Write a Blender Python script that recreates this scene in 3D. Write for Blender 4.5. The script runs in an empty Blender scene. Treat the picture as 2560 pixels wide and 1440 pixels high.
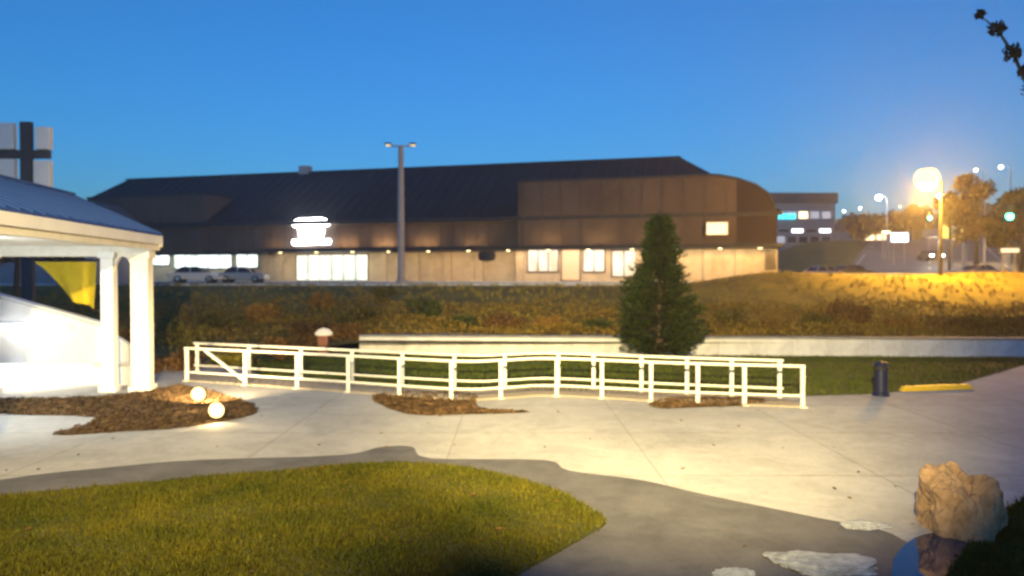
import bpy, bmesh, math, random
from mathutils import Vector, Matrix, Euler
from math import sin, cos, pi, radians as R
random.seed(7)
S = bpy.context.scene
COL = S.collection

# ---------------------------------------------------------------- camera, sky, exposure
CAM_Z, F, HORIZON = 3.1, 1828.0, 690.0
PITCH = math.atan((720 - HORIZON) / F)
cam = bpy.data.objects.new('camera', bpy.data.cameras.new('camera'))
COL.objects.link(cam)
cam.location = (0, 0, CAM_Z)
cam.rotation_euler = (pi / 2 - PITCH, 0, 0)
cam.data.sensor_width = 36
cam.data.lens = F / 2560 * 36
cam.data.clip_start, cam.data.clip_end = 0.05, 4000
cam.data.dof.use_dof = True
cam.data.dof.focus_distance = 3.2
cam.data.dof.aperture_fstop = 1.75
S.camera = cam

world = bpy.data.worlds.new('World')
S.world = world
world.use_nodes = True
wn = world.node_tree
sky = wn.nodes.new('ShaderNodeTexSky')
sky.sky_type = 'NISHITA'
sky.sun_disc = False
sky.sun_elevation = R(3.0)
sky.sun_rotation = R(180)
sky.air_density, sky.dust_density, sky.ozone_density, sky.altitude = 1.0, 0.0, 5.2, 0
wn.links.new(sky.outputs[0], wn.nodes['Background'].inputs[0])
wn.nodes['Background'].inputs[1].default_value = 0.13
S.view_settings.view_transform = 'Standard'
S.view_settings.look = 'None'
S.view_settings.gamma = 1
S.view_settings.use_curve_mapping = False
S.view_settings.exposure = 1.5
S.cycles.use_denoising = True
S.cycles.max_bounces = 6
S.cycles.diffuse_bounces = 3
S.cycles.volume_bounces = 0
S.cycles.sample_clamp_indirect = 4
POW = 0.354     # lamp powers scale with the exposure

# ---------------------------------------------------------------- helpers
def at(px, py, D):
    """world point seen at photo pixel (2560 wide) at world distance D along +Y"""
    u, v = (px - 1280) / F, (720 - py) / F
    d = Vector((u, cos(PITCH) + v * sin(PITCH), -sin(PITCH) + v * cos(PITCH)))
    d *= D / d.y
    return Vector((d.x, d.y, CAM_Z + d.z))

def gnd(px, py, z=0.0):
    u, v = (px - 1280) / F, (720 - py) / F
    d = Vector((u, cos(PITCH) + v * sin(PITCH), -sin(PITCH) + v * cos(PITCH)))
    d *= (z - CAM_Z) / d.z
    return Vector((d.x, d.y, z))

def sst(t):
    t = min(1, max(0, t))
    return t * t * (3 - 2 * t)

def terrain(X, Y):
    if Y < 26:
        return 0.0
    w = sst((X + 9.5) / 3.3)
    s = sst((Y - 28.2) / 17)
    z = 2.47 * s + 0.52 * w * (1 - s)
    z += (0.78 + .12*sin(X*.45)) * math.exp(-((Y - 47.5) / 5.5) ** 2) * sst((X - 9) / 8)
    z += 8.2 * sst((X - 20 - (Y - 62) * 0.2) / 24) * sst((Y - 60) / 100)
    z += 0.10 * sin(X * 0.7 + 1) * sin(Y * 0.55) * sst((Y - 29) / 4) * (1 - sst((Y - 42) / 4))
    return z

class MB:
    def __init__(self): self.v, self.f = [], []
    def add(self, vs, fs):
        o = len(self.v)
        self.v += [tuple(p) for p in vs]
        self.f += [tuple(i + o for i in q) for q in fs]
        return self
    def boxb(self, x0, x1, y0, y1, z0, z1):
        vs = [(x0,y0,z0),(x1,y0,z0),(x1,y1,z0),(x0,y1,z0),(x0,y0,z1),(x1,y0,z1),(x1,y1,z1),(x0,y1,z1)]
        return self.add(vs, [(3,2,1,0),(4,5,6,7),(0,1,5,4),(1,2,6,5),(2,3,7,6),(3,0,4,7)])
    def bar(self, p, q, w, h):
        p, q = Vector(p), Vector(q)
        d = (q - p).normalized()
        up = Vector((0, 0, 1)) if abs(d.z) < .95 else Vector((0, 1, 0))
        s = d.cross(up).normalized() * (w / 2)
        t = s.cross(d).normalized() * (h / 2)
        vs = [p-s-t, p+s-t, p+s+t, p-s+t, q-s-t, q+s-t, q+s+t, q-s+t]
        return self.add(vs, [(0,1,2,3),(7,6,5,4),(0,4,5,1),(1,5,6,2),(2,6,7,3),(3,7,4,0)])
    def tube(self, pts, rad, n=8):
        pts = [Vector(p) for p in pts]
        rad = rad if isinstance(rad, (list, tuple)) else [rad] * len(pts)
        vs, fs = [], []
        for i, p in enumerate(pts):
            d = (pts[min(i+1, len(pts)-1)] - pts[max(i-1, 0)]).normalized()
            up = Vector((0, 0, 1)) if abs(d.z) < .9 else Vector((1, 0, 0))
            a = d.cross(up).normalized(); b = a.cross(d).normalized()
            for k in range(n):
                t = 2 * pi * k / n
                vs.append(p + (a * cos(t) + b * sin(t)) * rad[i])
        for i in range(len(pts) - 1):
            for k in range(n):
                k2 = (k + 1) % n
                fs.append((i*n+k, i*n+k2, (i+1)*n+k2, (i+1)*n+k))
        fs.append(tuple(range(n))[::-1]); fs.append(tuple((len(pts)-1)*n + k for k in range(n)))
        return self.add(vs, fs)
    def lathe(self, prof, n=16, c=(0,0,0)):
        vs, fs = [], []
        for r, z in prof:
            for k in range(n):
                t = 2*pi*k/n
                vs.append((c[0]+r*cos(t), c[1]+r*sin(t), c[2]+z))
        for i in range(len(prof)-1):
            for k in range(n):
                k2 = (k+1) % n
                fs.append((i*n+k, i*n+k2, (i+1)*n+k2, (i+1)*n+k))
        fs.append(tuple(range(n))[::-1]); fs.append(tuple((len(prof)-1)*n+k for k in range(n)))
        return self.add(vs, fs)
    def prism(self, poly, y0, y1):
        """poly of (x,z), extruded along y"""
        n = len(poly)
        vs = [(x, y0, z) for x, z in poly] + [(x, y1, z) for x, z in poly]
        fs = [tuple(range(n)), tuple(range(n, 2*n))[::-1]]
        fs += [((i+1) % n, i, i+n, (i+1) % n + n) for i in range(n)]
        return self.add(vs, fs)
    def slab(self, poly, z0, z1):
        n = len(poly)
        vs = [(p[0], p[1], z0) for p in poly] + [(p[0], p[1], z1) for p in poly]
        fs = [tuple(range(n))[::-1], tuple(range(n, 2*n))]
        fs += [(i, (i+1) % n, (i+1) % n + n, i+n) for i in range(n)]
        return self.add(vs, fs)
    def mesh(self, name, m, smooth=False):
        me = bpy.data.meshes.new(name)
        me.from_pydata(self.v, [], self.f)
        bm = bmesh.new(); bm.from_mesh(me)
        if len(self.f) < 5000: bmesh.ops.recalc_face_normals(bm, faces=bm.faces)
        if smooth:
            for f in bm.faces: f.smooth = True
        bm.to_mesh(me); bm.free()
        if m: me.materials.append(m)
        return me
    def build(self, name, m, parent=None, loc=None, smooth=False, bevel=0):
        o = bpy.data.objects.new(name, self.mesh(name, m, smooth))
        COL.objects.link(o)
        if parent: o.parent = parent
        if loc is not None: o.location = loc
        if smooth:
            md = o.modifiers.new('edge', 'EDGE_SPLIT'); md.split_angle = R(40)
        if bevel:
            b = o.modifiers.new('bevel', 'BEVEL'); b.width = bevel; b.segments = 2; b.limit_method = 'ANGLE'
        return o

def tag(o, label=None, cat=None, group=None, kind=None):
    if label: o['label'] = label
    if cat: o['category'] = cat
    if group: o['group'] = group
    if kind: o['kind'] = kind
    return o

def thing(name, label, cat, loc=(0,0,0), rz=0, group=None):
    o = bpy.data.objects.new(name, None); COL.objects.link(o)
    o.empty_display_size = .2
    o.location = loc; o.rotation_euler = (0, 0, rz)
    return tag(o, label, cat, group)

def dup(root, loc, rz=None, label=None, scale=None):
    def cp(o, par):
        c = o.copy(); COL.objects.link(c)
        if par: c.parent = par
        for ch in list(o.children):
            cp(ch, c)
        return c
    r = cp(root, None)
    r.location = loc
    if rz is not None: r.rotation_euler = (0, 0, rz)
    if scale: r.scale = scale
    if label: r['label'] = label
    return r

# ---------------------------------------------------------------- materials
def mat(name, c, rough=.7, c2=None, scale=3.0, bump=0.0, bscale=40, metal=0, island=0, spec=.3, stretch=None, detail=6):
    m = bpy.data.materials.new(name); m.use_nodes = True
    nt = m.node_tree; b = nt.nodes['Principled BSDF']
    b.inputs['Base Color'].default_value = (*c, 1)
    b.inputs['Roughness'].default_value = rough
    b.inputs['Metallic'].default_value = metal
    b.inputs['Specular IOR Level'].default_value = spec
    tc = nt.nodes.new('ShaderNodeTexCoord')
    src = tc.outputs['Object']
    if stretch:
        mp = nt.nodes.new('ShaderNodeMapping'); mp.inputs['Scale'].default_value = stretch
        nt.links.new(src, mp.inputs[0]); src = mp.outputs[0]
    if c2 or island:
        nz = nt.nodes.new('ShaderNodeTexNoise'); nz.inputs['Scale'].default_value = scale
        nz.inputs['Detail'].default_value = detail; nz.inputs['Roughness'].default_value = .65
        nt.links.new(src, nz.inputs['Vector'])
        rp = nt.nodes.new('ShaderNodeValToRGB')
        rp.color_ramp.elements[0].position, rp.color_ramp.elements[1].position = .32, .68
        rp.color_ramp.elements[0].color = (*c, 1)
        rp.color_ramp.elements[1].color = (*(c2 or c), 1)
        nt.links.new(nz.outputs['Fac'], rp.inputs[0])
        out = rp.outputs[0]
        if island:
            ge = nt.nodes.new('ShaderNodeNewGeometry')
            hs = nt.nodes.new('ShaderNodeHueSaturation')
            mr = nt.nodes.new('ShaderNodeMapRange')
            mr.inputs['To Min'].default_value, mr.inputs['To Max'].default_value = 1 - island, 1 + island
            nt.links.new(ge.outputs['Random Per Island'], mr.inputs['Value'])
            nt.links.new(mr.outputs[0], hs.inputs['Value'])
            nt.links.new(out, hs.inputs['Color']); out = hs.outputs[0]
        nt.links.new(out, b.inputs['Base Color'])
    if bump:
        n2 = nt.nodes.new('ShaderNodeTexNoise'); n2.inputs['Scale'].default_value = bscale; n2.inputs['Detail'].default_value = 5
        nt.links.new(src, n2.inputs['Vector'])
        bp = nt.nodes.new('ShaderNodeBump'); bp.inputs['Strength'].default_value = bump; bp.inputs['Distance'].default_value = .02
        nt.links.new(n2.outputs['Fac'], bp.inputs['Height'])
        nt.links.new(bp.outputs[0], b.inputs['Normal'])
    return m

def emit(name, c, s, c2=None, scale=2.0, stretch=(1, 1, 1)):
    m = bpy.data.materials.new(name); m.use_nodes = True
    nt = m.node_tree; b = nt.nodes['Principled BSDF']
    b.inputs['Base Color'].default_value = (.3, .3, .3, 1)
    b.inputs['Roughness'].default_value = .25
    b.inputs['Emission Color'].default_value = (*c, 1)
    b.inputs['Emission Strength'].default_value = s * POW
    if c2:
        tc = nt.nodes.new('ShaderNodeTexCoord'); mp = nt.nodes.new('ShaderNodeMapping')
        mp.inputs['Scale'].default_value = stretch
        vo = nt.nodes.new('ShaderNodeTexNoise'); vo.inputs['Scale'].default_value = scale; vo.inputs['Detail'].default_value = 3
        rp = nt.nodes.new('ShaderNodeValToRGB')
        rp.color_ramp.elements[0].color = (*c2, 1); rp.color_ramp.elements[1].color = (*c, 1)
        rp.color_ramp.elements[0].position, rp.color_ramp.elements[1].position = .38, .6
        nt.links.new(tc.outputs['Object'], mp.inputs[0]); nt.links.new(mp.outputs[0], vo.inputs['Vector'])
        nt.links.new(vo.outputs['Fac'], rp.inputs[0]); nt.links.new(rp.outputs[0], b.inputs['Emission Color'])
    return m

def leafmat(name, c, c2, isl=.45, scale=1.2):
    m = mat(name, c, .75, c2, scale, island=isl, spec=.05)
    return m

M = {}
M['concrete'] = mat('concrete', (.38,.37,.36), .85, (.55,.54,.52), .45, .25, 60, 0, 0, .3, None, 9)
M['concrete2'] = mat('pale_concrete', (.66,.66,.70), .85, (.76,.76,.79), .8, .3, 30)
M['coping'] = mat('coping_concrete', (.22,.23,.24), .85, (.32,.32,.33), 1.5, .3, 30)
M['joint'] = mat('joint_filler', (.19,.18,.17), .95)
M['asphalt'] = mat('grey_paving', (.115,.112,.118), .85, (.165,.16,.165), .9, .35, 80)
M['tarmac'] = mat('tarmac', (.06,.06,.062), .8, (.10,.10,.10), .3, .3, 60)
M['roadhill'] = mat('road_tarmac', (.15,.145,.15), .75, (.21,.20,.20), .15, .2, 40)
M['deck'] = mat('weathered_deck', (.34,.29,.22), .85, (.44,.38,.29), 3, .3, 25)
M['line'] = mat('line_paint', (.7,.7,.68), .6, (.5,.5,.48), 4)
M['soil'] = mat('ground_soil', (.09,.075,.04), .95, (.16,.13,.06), .5, .5, 20)
M['grassbase'] = mat('turf_soil', (.055,.06,.014), .95, (.085,.085,.022), 1.5, .5, 60)
M['bank'] = mat('bank_grass', (.15,.125,.022), .95, (.24,.19,.03), .6, .8, 12)
M['grass'] = leafmat('grass_blades', (.042,.050,.006), (.100,.086,.009), .4, .9)
M['grass2'] = leafmat('green_grass_blades', (.045,.07,.007), (.085,.105,.014), .4, .7)
M['mulch'] = mat('bark_mulch', (.12,.065,.03), .95, (.22,.12,.05), 9, 1, 55)
M['chip'] = leafmat('mulch_chips', (.055,.034,.018), (.125,.076,.036), .5, 3)
M['gravel'] = mat('grey_gravel', (.18,.18,.18), .9, (.28,.28,.27), 14, .8, 60)
M['white'] = mat('white_paint', (.72,.71,.70), .5, (.80,.79,.77), 1.5, .05, 30)
M['cream'] = mat('cream_paint', (.74,.70,.60), .5, (.80,.77,.68), 1.5, .06, 20)
M['rail'] = mat('cream_rail_paint', (.74,.71,.62), .45, (.80,.77,.70), 4)
M['bluemetal'] = mat('blue_roof_metal', (.022,.065,.25), .5, (.03,.08,.29), 1.2, metal=.3)
M['navyroof'] = mat('navy_roof_metal', (.016,.017,.02), .7, (.026,.027,.03), .4, spec=.15)
M['seam'] = mat('roof_seam_metal', (.02,.022,.028), .6)
M['brown'] = mat('brown_cladding', (.09,.066,.052), .85, (.125,.094,.074), .25, .3, 8)
M['brown2'] = mat('dark_brown_cladding', (.075,.06,.05), .85, (.10,.08,.065), .25, .3, 8)
M['brown_shade'] = mat('shade_tinted_cladding', (.026,.017,.017), .85, (.036,.024,.022), .3, .3, 8)  # dimness of the unlit store end put into its cladding colour
M['tan'] = mat('tan_stucco', (.42,.34,.24), .85, (.50,.41,.30), .4, .3, 10)
M['dark'] = mat('dark_metal', (.025,.025,.03), .5)
M['steel'] = mat('galvanised_steel', (.34,.34,.37), .5, (.42,.42,.45), 3)
M['pole'] = mat('dull_pole_paint', (.30,.29,.32), .7, (.36,.35,.38), 3)
M['navy'] = mat('navy_paint', (.008,.013,.045), .4, (.012,.018,.06), 3)
M['yellow'] = mat('yellow_paint', (.75,.50,.03), .55, (.65,.42,.03), 5)
M['yellowcloth'] = mat('yellow_cloth', (.72,.52,.02), .8, (.60,.42,.02), 4)
M['grey'] = mat('grey_boarding', (.28,.29,.33), .75, (.34,.35,.38), .6)
M['grey2'] = mat('grey_render', (.25,.25,.27), .8, (.32,.32,.34), .3)
M['slate'] = mat('slate_roof', (.05,.05,.06), .75, (.08,.08,.09), .8)
M['brick'] = mat('red_brick', (.25,.10,.06), .85, (.32,.14,.09), 4)
M['rock'] = mat('tan_rock', (.36,.225,.12), .95, (.46,.31,.18), 3.5, 1.0, 14)
M['palerock'] = mat('pale_rock', (.28,.30,.33), .9, (.50,.52,.55), 3.5, 1, 14)
M['bark'] = mat('bark', (.07,.05,.035), .95, (.11,.085,.06), 8, .7, 20)
M['glass'] = mat('dark_glass', (.02,.025,.03), .08, spec=.6)
M['rubber'] = mat('rubber', (.015,.015,.015), .8)
M['car_white'] = mat('white_car_paint', (.70,.70,.70), .3, spec=.5)
M['car_silver'] = mat('silver_car_paint', (.42,.43,.45), .3, metal=.4, spec=.5)
M['car_dark'] = mat('dark_car_paint', (.03,.035,.045), .3, spec=.5)
M['chrome'] = mat('chrome', (.6,.6,.6), .2, metal=1)
M['leaf_conifer'] = leafmat('conifer_needles', (.018,.032,.008), (.038,.055,.014), .5, 2.5)
M['leaf_olive'] = leafmat('olive_leaves', (.06,.055,.014), (.11,.09,.022), .5)
M['leaf_brown'] = leafmat('brown_leaves', (.09,.05,.018), (.16,.085,.03), .5)
M['leaf_green'] = leafmat('green_leaves', (.03,.042,.012), (.06,.07,.02), .5)
M['leaf_gold'] = leafmat('golden_leaves', (.16,.14,.02), (.24,.20,.03), .45)
M['leaf_amber'] = leafmat('amber_leaves', (.18,.10,.025), (.26,.15,.035), .45)
M['leaf_dark'] = leafmat('dark_leaves', (.02,.03,.02), (.04,.05,.03), .4)
def weather(m, big=.9, small=14, spots=3.5, amt=.22):
    nt = m.node_tree; b = nt.nodes['Principled BSDF']; src = b.inputs['Base Color'].links[0].from_socket
    tc = nt.nodes.new('ShaderNodeTexCoord'); prev = src
    for sc_, lo, hi, a in ((small,.40,.62,amt*.55),(big,.45,.62,amt),(spots,.62,.70,amt*1.2)):
        n_ = nt.nodes.new('ShaderNodeTexNoise'); n_.inputs['Scale'].default_value = sc_; n_.inputs['Detail'].default_value = 8; n_.inputs['Roughness'].default_value = .7; n_.inputs['Distortion'].default_value = .4
        nt.links.new(tc.outputs['Object'], n_.inputs['Vector'])
        mr = nt.nodes.new('ShaderNodeMapRange'); mr.inputs['From Min'].default_value = lo; mr.inputs['From Max'].default_value = hi; mr.inputs['To Min'].default_value = 1; mr.inputs['To Max'].default_value = 1-a
        nt.links.new(n_.outputs['Fac'], mr.inputs['Value'])
        mx = nt.nodes.new('ShaderNodeMix'); mx.data_type = 'RGBA'; mx.blend_type = 'MULTIPLY'; mx.inputs['Factor'].default_value = 1
        nt.links.new(prev, mx.inputs[6]); nt.links.new(mr.outputs[0], mx.inputs[7]); prev = mx.outputs[2]
    nt.links.new(prev, b.inputs['Base Color'])
weather(M['concrete']); weather(M['bank'], .35, 5, .9, .4); weather(M['asphalt'], 1.3, 30, 5, .25); weather(M['concrete2'], 1.2, 9, 4, .2); weather(M['coping']); weather(M['cream'], 2, 20, 5, .12); weather(M['rock'], 2, 12, 5, .35); weather(M['palerock'], 2, 12, 5, .3); weather(M['tan'], .6, 3, 1.2, .2); weather(M['brown'], .3, 2, .8, .25)
E_ = {}
E_['white'] = emit('cool_white_light', (1, .98, .97), 14)
E_['store'] = emit('lit_shop_window', (.92, 1, .97), 2.6, (.42, .52, .46), .8, (1, 1, .6))
E_['storewarm'] = emit('warm_lit_shop_window', (1, .84, .64), 1.1, (.55, .36, .20), .9, (1, 1, .4))
E_['entry'] = emit('lit_shop_entrance', (1, .95, .78), 1.6, (.55, .62, .50), .7, (1, 1, .8))
E_['orange'] = emit('orange_lit_door', (.75, .30, .06), 1.1)
E_['boxsign'] = emit('cream_box_sign', (.95, .68, .36), 1.7)
E_['sodium'] = emit('sodium_light', (1, .62, .15), 5.0)
E_['warm'] = emit('warm_flood_light', (1, .66, .18), 4.2)
E_['led'] = emit('led_street_light', (1, .97, .93), 60)
E_['green'] = emit('green_signal', (.05, 1, .55), 22)
E_['cyan'] = emit('cyan_sign', (.02, .72, .95), 3.2)
E_['yellow'] = emit('yellow_sign', (1, .62, .05), 2.3)
E_['orangeband'] = emit('orange_canopy_band', (1, .22, .03), 1.6)
E_['bandlight'] = emit('canopy_light_strip', (1, .78, .35), 8)
E_['head'] = emit('headlight', (1, .97, .95), 90)
E_['whitesign'] = emit('white_sign_face', (.93, .93, 1), 4)
E_['warmwin'] = emit('warm_house_window', (1, .72, .38), 3)
E_['tube'] = emit('white_tube_light', (1, 1, .98), 14)

def light(name, kind, loc, energy, color, parent=None, **kw):
    d = bpy.data.lights.new(name, kind); d.energy = energy * POW; d.color = color
    tgt = kw.pop('target', None)
    for k, v in kw.items(): setattr(d, k, v)
    o = bpy.data.objects.new(name, d); COL.objects.link(o); o.location = loc
    if tgt is not None:
        o.rotation_euler = (Vector(tgt) - Vector(loc)).to_track_quat('-Z', 'Y').to_euler()
    if parent: o.parent = parent
    return o

# ---------------------------------------------------------------- ground, paths, terrain
def sheet(name, poly, z, m, kind='structure'):
    mb = MB(); mb.add([(p[0], p[1], z) for p in poly], [tuple(range(len(poly)))])
    o = mb.build(name, m); tag(o, kind=kind)
    return o
def smoothpoly(pts, n=6, closed=True):
    out = []; N = len(pts)
    for i in range(N):
        p0, p1, p2, p3 = (Vector(pts[(i+k-1) % N]) for k in range(4))
        for j in range(n):
            t = j / n
            out.append(.5*((2*p1) + (p2-p0)*t + (2*p0-5*p1+4*p2-p3)*t*t + (3*p1-p0-3*p2+p3)*t**3))
    return out
def gp(pts): return [gnd(*p) for p in pts]

ground = sheet('ground', [(-1800,-600),(1800,-600),(1800,2500),(-1800,2500)], -0.04, M['soil'])

def grid_sheet(name, xs, ys, zf, m):
    mb = MB(); nx, ny = len(xs), len(ys)
    mb.v = [(x, y, zf(x, y)) for y in ys for x in xs]
    mb.f = [(j*nx+i, j*nx+i+1, (j+1)*nx+i+1, (j+1)*nx+i) for j in range(ny-1) for i in range(nx-1)]
    o = mb.build(name, m, smooth=False)
    for p in o.data.polygons: p.use_smooth = True
    return tag(o, kind='structure')
xs = [-260+ i*10 for i in range(20)] + [-60 + i*1.5 for i in range(100)] + [90 + i*8 for i in range(32)]
ys = [28.2 + i*.6 for i in range(50)] + [58.2 + i*3 for i in range(50)] + [208 + i*30 for i in range(12)]
terr = grid_sheet('planted_bank', xs, ys, terrain, M['bank'])

plaza = sheet('paved_plaza', [(-16,-4),(30,-4),(30,21.2),(19,26.5),(-7,26.5),(-16,24)], 0.0, M['concrete'])

jm = MB()
for k in range(13):
    x = -15 + k*3.4 + .3; jm.boxb(x-.006, x+.006, 6.5, 21.3, .0015, .0025)
for k in range(5):
    y = 8.2 + k*3.1; jm.boxb(-15, 29.5, y-.007, y+.007, .0028, .0034)
tag(jm.build('pavement_joint', M['joint']), kind='structure')
# grey paving round the lawn
grey = gp([(-400,1290),(0,1200),(300,1166),(500,1150),(850,1138),(950,1118),(1030,1117),(1075,1146),(1360,1150),(1420,1176),(1600,1200),(1760,1236),(2050,1296),(2230,1335),(2330,1440),(2300,1700),(1200,1900),(-400,1900)])
sheet('grey_path', smoothpoly(grey, 4), 0.004, M['asphalt'])

kid = smoothpoly(gp([(-260,1290),(0,1246),(300,1217),(600,1190),(900,1164),(1060,1163),(1250,1190),(1390,1232),(1480,1280),(1515,1308),(1470,1340),(1380,1392),(1290,1445),(1240,1520),(600,1640),(-300,1640)]), 5)
lawn = MB(); lawn.slab(kid, 0.0, 0.035); lawn = lawn.build('lawn', M['grassbase']); tag(lawn, kind='structure')

back = gp([(560,905),(690,952),(1000,973),(1300,978),(1600,984),(2000,991),(2200,985),(2400,960),(2520,925),(2620,896),(2900,884)])
strip = [Vector((-6.2,29.3,0)), ] + back + [Vector((27,28.1,0))]
strip_o = sheet('lawn', strip, 0.012, M['grassbase'])

def inside(p, poly):
    x, y = p; c = False; n = len(poly)
    for i in range(n):
        x1, y1 = poly[i][0], poly[i][1]; x2, y2 = poly[i-1][0], poly[i-1][1]
        if (y1 > y) != (y2 > y) and x < (x2-x1)*(y-y1)/(y2-y1)+x1: c = not c
    return c
def blades(name, poly, n, h, z, wd=.012, clip=lambda x, y: True, label=None, m='grass'):
    x0, x1 = min(p[0] for p in poly), max(p[0] for p in poly)
    y0, y1 = min(p[1] for p in poly), max(p[1] for p in poly)
    mb = MB(); k = 0; tries = 0
    while k < n and tries < n*6:
        tries += 1
        x, y = random.uniform(x0, x1), random.uniform(y0, y1)
        if not clip(x, y) or not inside((x, y), poly): continue
        x += random.gauss(0,.018); y += random.gauss(0,.03)
        a = random.uniform(0, pi); hh = h*random.uniform(.45, 1.3)*(1+.35*sin(x*2.1+sin(y*3))*sin(y*2.6+x)); lx, ly = random.gauss(0, .35)*hh, random.gauss(0, .35)*hh
        dx, dy = cos(a)*wd, sin(a)*wd
        o = len(mb.v)
        mb.v += [(x-dx, y-dy, z), (x+dx, y+dy, z), (x+lx, y+ly, z+hh)]
        mb.f.append((o, o+1, o+2)); k += 1
    ob = mb.build(name, M[m]); tag(ob, label, 'grass', kind='stuff')
    return ob
vis = lambda x, y: abs(x) < .74*y + .6 and y > 6.3
blades('grass', kid, 75000, .055, .03, .011, vis, 'short olive grass of the rounded foreground lawn')
blades('grass', strip, 45000, .06, .01, .018, vis, m='grass2', label= 'green grass between the railed walkway and the pale wall')

fm_ = MB()
for _ in range(420):
    x, y = random.uniform(-9,6), random.uniform(7,21)
    on = inside((x,y),kid); 
    if not on and random.random() < .8: continue
    z = .07 if on else .012; a = random.uniform(0,6.28); l = random.uniform(.025,.05)
    u, v = Vector((cos(a)*l,sin(a)*l,random.uniform(-.012,.012))), Vector((-sin(a)*l*.5,cos(a)*l*.5,.008))
    c = Vector((x,y,z)); fm_.add([c-u,c+v,c+u,c-v],[(0,1,2,3)])
tag(fm_.build('fallen_leaves', M['leaf_brown']), 'small fallen brown leaves scattered on lawn and paving', 'leaves', kind='stuff')
# mulch beds
def chips(name, poly, n, z, label):
    x0, x1 = min(p[0] for p in poly), max(p[0] for p in poly); y0, y1 = min(p[1] for p in poly), max(p[1] for p in poly)
    mb = MB(); k = 0
    while k < n:
        x, y = random.uniform(x0, x1), random.uniform(y0, y1)
        if not inside((x, y), poly): continue
        k += 1; a = random.uniform(0, pi); l, w = random.uniform(.03,.09), random.uniform(.012,.03); t = random.uniform(-.05,.05)
        ux, uy = cos(a), sin(a)
        mb.add([(x-ux*l-uy*w, y-uy*l+ux*w, z+abs(t)), (x+ux*l-uy*w, y+uy*l+ux*w, z+.01), (x+ux*l+uy*w, y+uy*l-ux*w, z+.012+abs(t)), (x-ux*l+uy*w, y-uy*l-ux*w, z+.004)], [(0,1,2,3)])
    o = mb.build(name, M['chip']); tag(o, label, 'mulch', kind='stuff')
beds = [gp([(-40,1000),(240,992),(400,972),(470,965),(600,1000),(640,1034),(470,1068),(300,1080),(130,1087),(245,1044),(-20,1034)]),
        gp([(930,990),(1080,982),(1190,986),(1195,1020),(1330,1030),(1180,1036),(1015,1035)]),
        gp([(1630,1010),(1700,996),(1900,998),(1900,1012),(1760,1018),(1650,1021)])]
for b, nm in zip(beds, ('beside the white pavilion', 'in front of the middle of the walkway', 'in front of the walkway end')):
    b = smoothpoly(b, 3)
    sheet('planting_bed', b, 0.006, M['mulch'])
    chips('bark_mulch', b, 4500 if nm.endswith('pavilion') else 1600, .007, 'brown bark mulch in the bed ' + nm)

# ---------------------------------------------------------------- retaining wall
WA, WB = Vector((-6.1, 29.2, 0)), Vector((25, 27.4, 0))
wd = (WB - WA); WL = wd.length; wrz = math.atan2(wd.y, wd.x)
rw = thing('retaining_wall', 'long low pale concrete retaining wall with grey coping behind the grass', 'wall', WA, wrz)
n = 11; seg = WL / n
sec = MB().boxb(0, seg-.012, 0, .35, -.1, .66).mesh('wall_section', M['concrete2'])
for i in range(n):
    o = bpy.data.objects.new('wall_section', sec); COL.objects.link(o); o.parent = rw; o.location = (i*seg, random.uniform(-.004,.004), 0)
n = 26; cs = WL / n
cp = MB().boxb(.004, cs-.004, -.05, .50, .662, .74).mesh('coping_stone', M['coping'])
for i in range(n):
    o = bpy.data.objects.new('coping_stone', cp); COL.objects.link(o); o.parent = rw; o.location = (i*cs, random.uniform(-.006,.006), random.uniform(-.004,.004))
    b = o.modifiers.new('bevel', 'BEVEL'); b.width = .015; b.segments = 2
gs = grid_sheet('gravel_strip', [-5.6 + i*1.0 for i in range(31)], [0, .5, 1.0, 1.4], lambda x, y: 0, M['gravel'])
for v in gs.data.vertices:
    X = v.co.x; Y = WA.y + (X-WA.x)*wd.y/wd.x + .5 + v.co.y
    v.co = (X, Y, max(.60, terrain(X, Y)) + .03)

# ---------------------------------------------------------------- pavilion
PA = Vector((-8.3, 10.9, 0)); PB = Vector((-9.62, 20.1, 0))
pd = PB - PA; PL = pd.length; prz = math.atan2(pd.y, pd.x)      # local x runs along the eave, local +y to the left/back
pav = thing('pavilion', 'white open pavilion with blue metal gable roof and square posts', 'pavilion', PA, prz)
EZ, HW = 4.24, 2.3; RZ = 5.29
X0, X1 = -6.0, PL
for side in (0, 1):
    y0, y1 = (0, HW) if side == 0 else (2*HW, HW)
    rp = MB().add([(X0,y0,EZ),(X1,y0,EZ),(X1,y1,RZ),(X0,y1,RZ),(X0,y0,EZ-.05),(X1,y0,EZ-.05),(X1,y1,RZ-.05),(X0,y1,RZ-.05)],
                  [(0,1,2,3),(7,6,5,4),(0,4,5,1),(1,5,6,2),(3,2,6,7),(0,3,7,4)]).build('roof', M['bluemetal'], pav)
    ln = math.hypot(HW, RZ-EZ); 
    sm = MB().bar((0,0,0),(0,(y1-y0),RZ-EZ),.03,.04).mesh('roof_seam', M['bluemetal'])
    nx = int((X1-X0)/.45)
    for i in range(nx+1):
        o = bpy.data.objects.new('roof_seam', sm); COL.objects.link(o); o.parent = rp; o.location = (X0+.02+i*(X1-X0-.04)/nx, y0, EZ+.022)
MB().bar((X0,HW,RZ+.02),(X1+.02,HW,RZ+.02),.22,.06).build('ridge_cap', M['bluemetal'], pav)
MB().boxb(X0,X1-.002,-.03,.012,EZ-.29,EZ-.055).build('fascia', M['white'], pav, bevel=.006)
MB().boxb(X0,X1-.002,.045,.16,EZ-.44,EZ-.27).build('eave_beam', M['cream'], pav, bevel=.006)
MB().boxb(X0,X1,2*HW-.012,2*HW+.03,EZ-.36,EZ-.055).build('fascia', M['white'], pav, bevel=.006)
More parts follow.
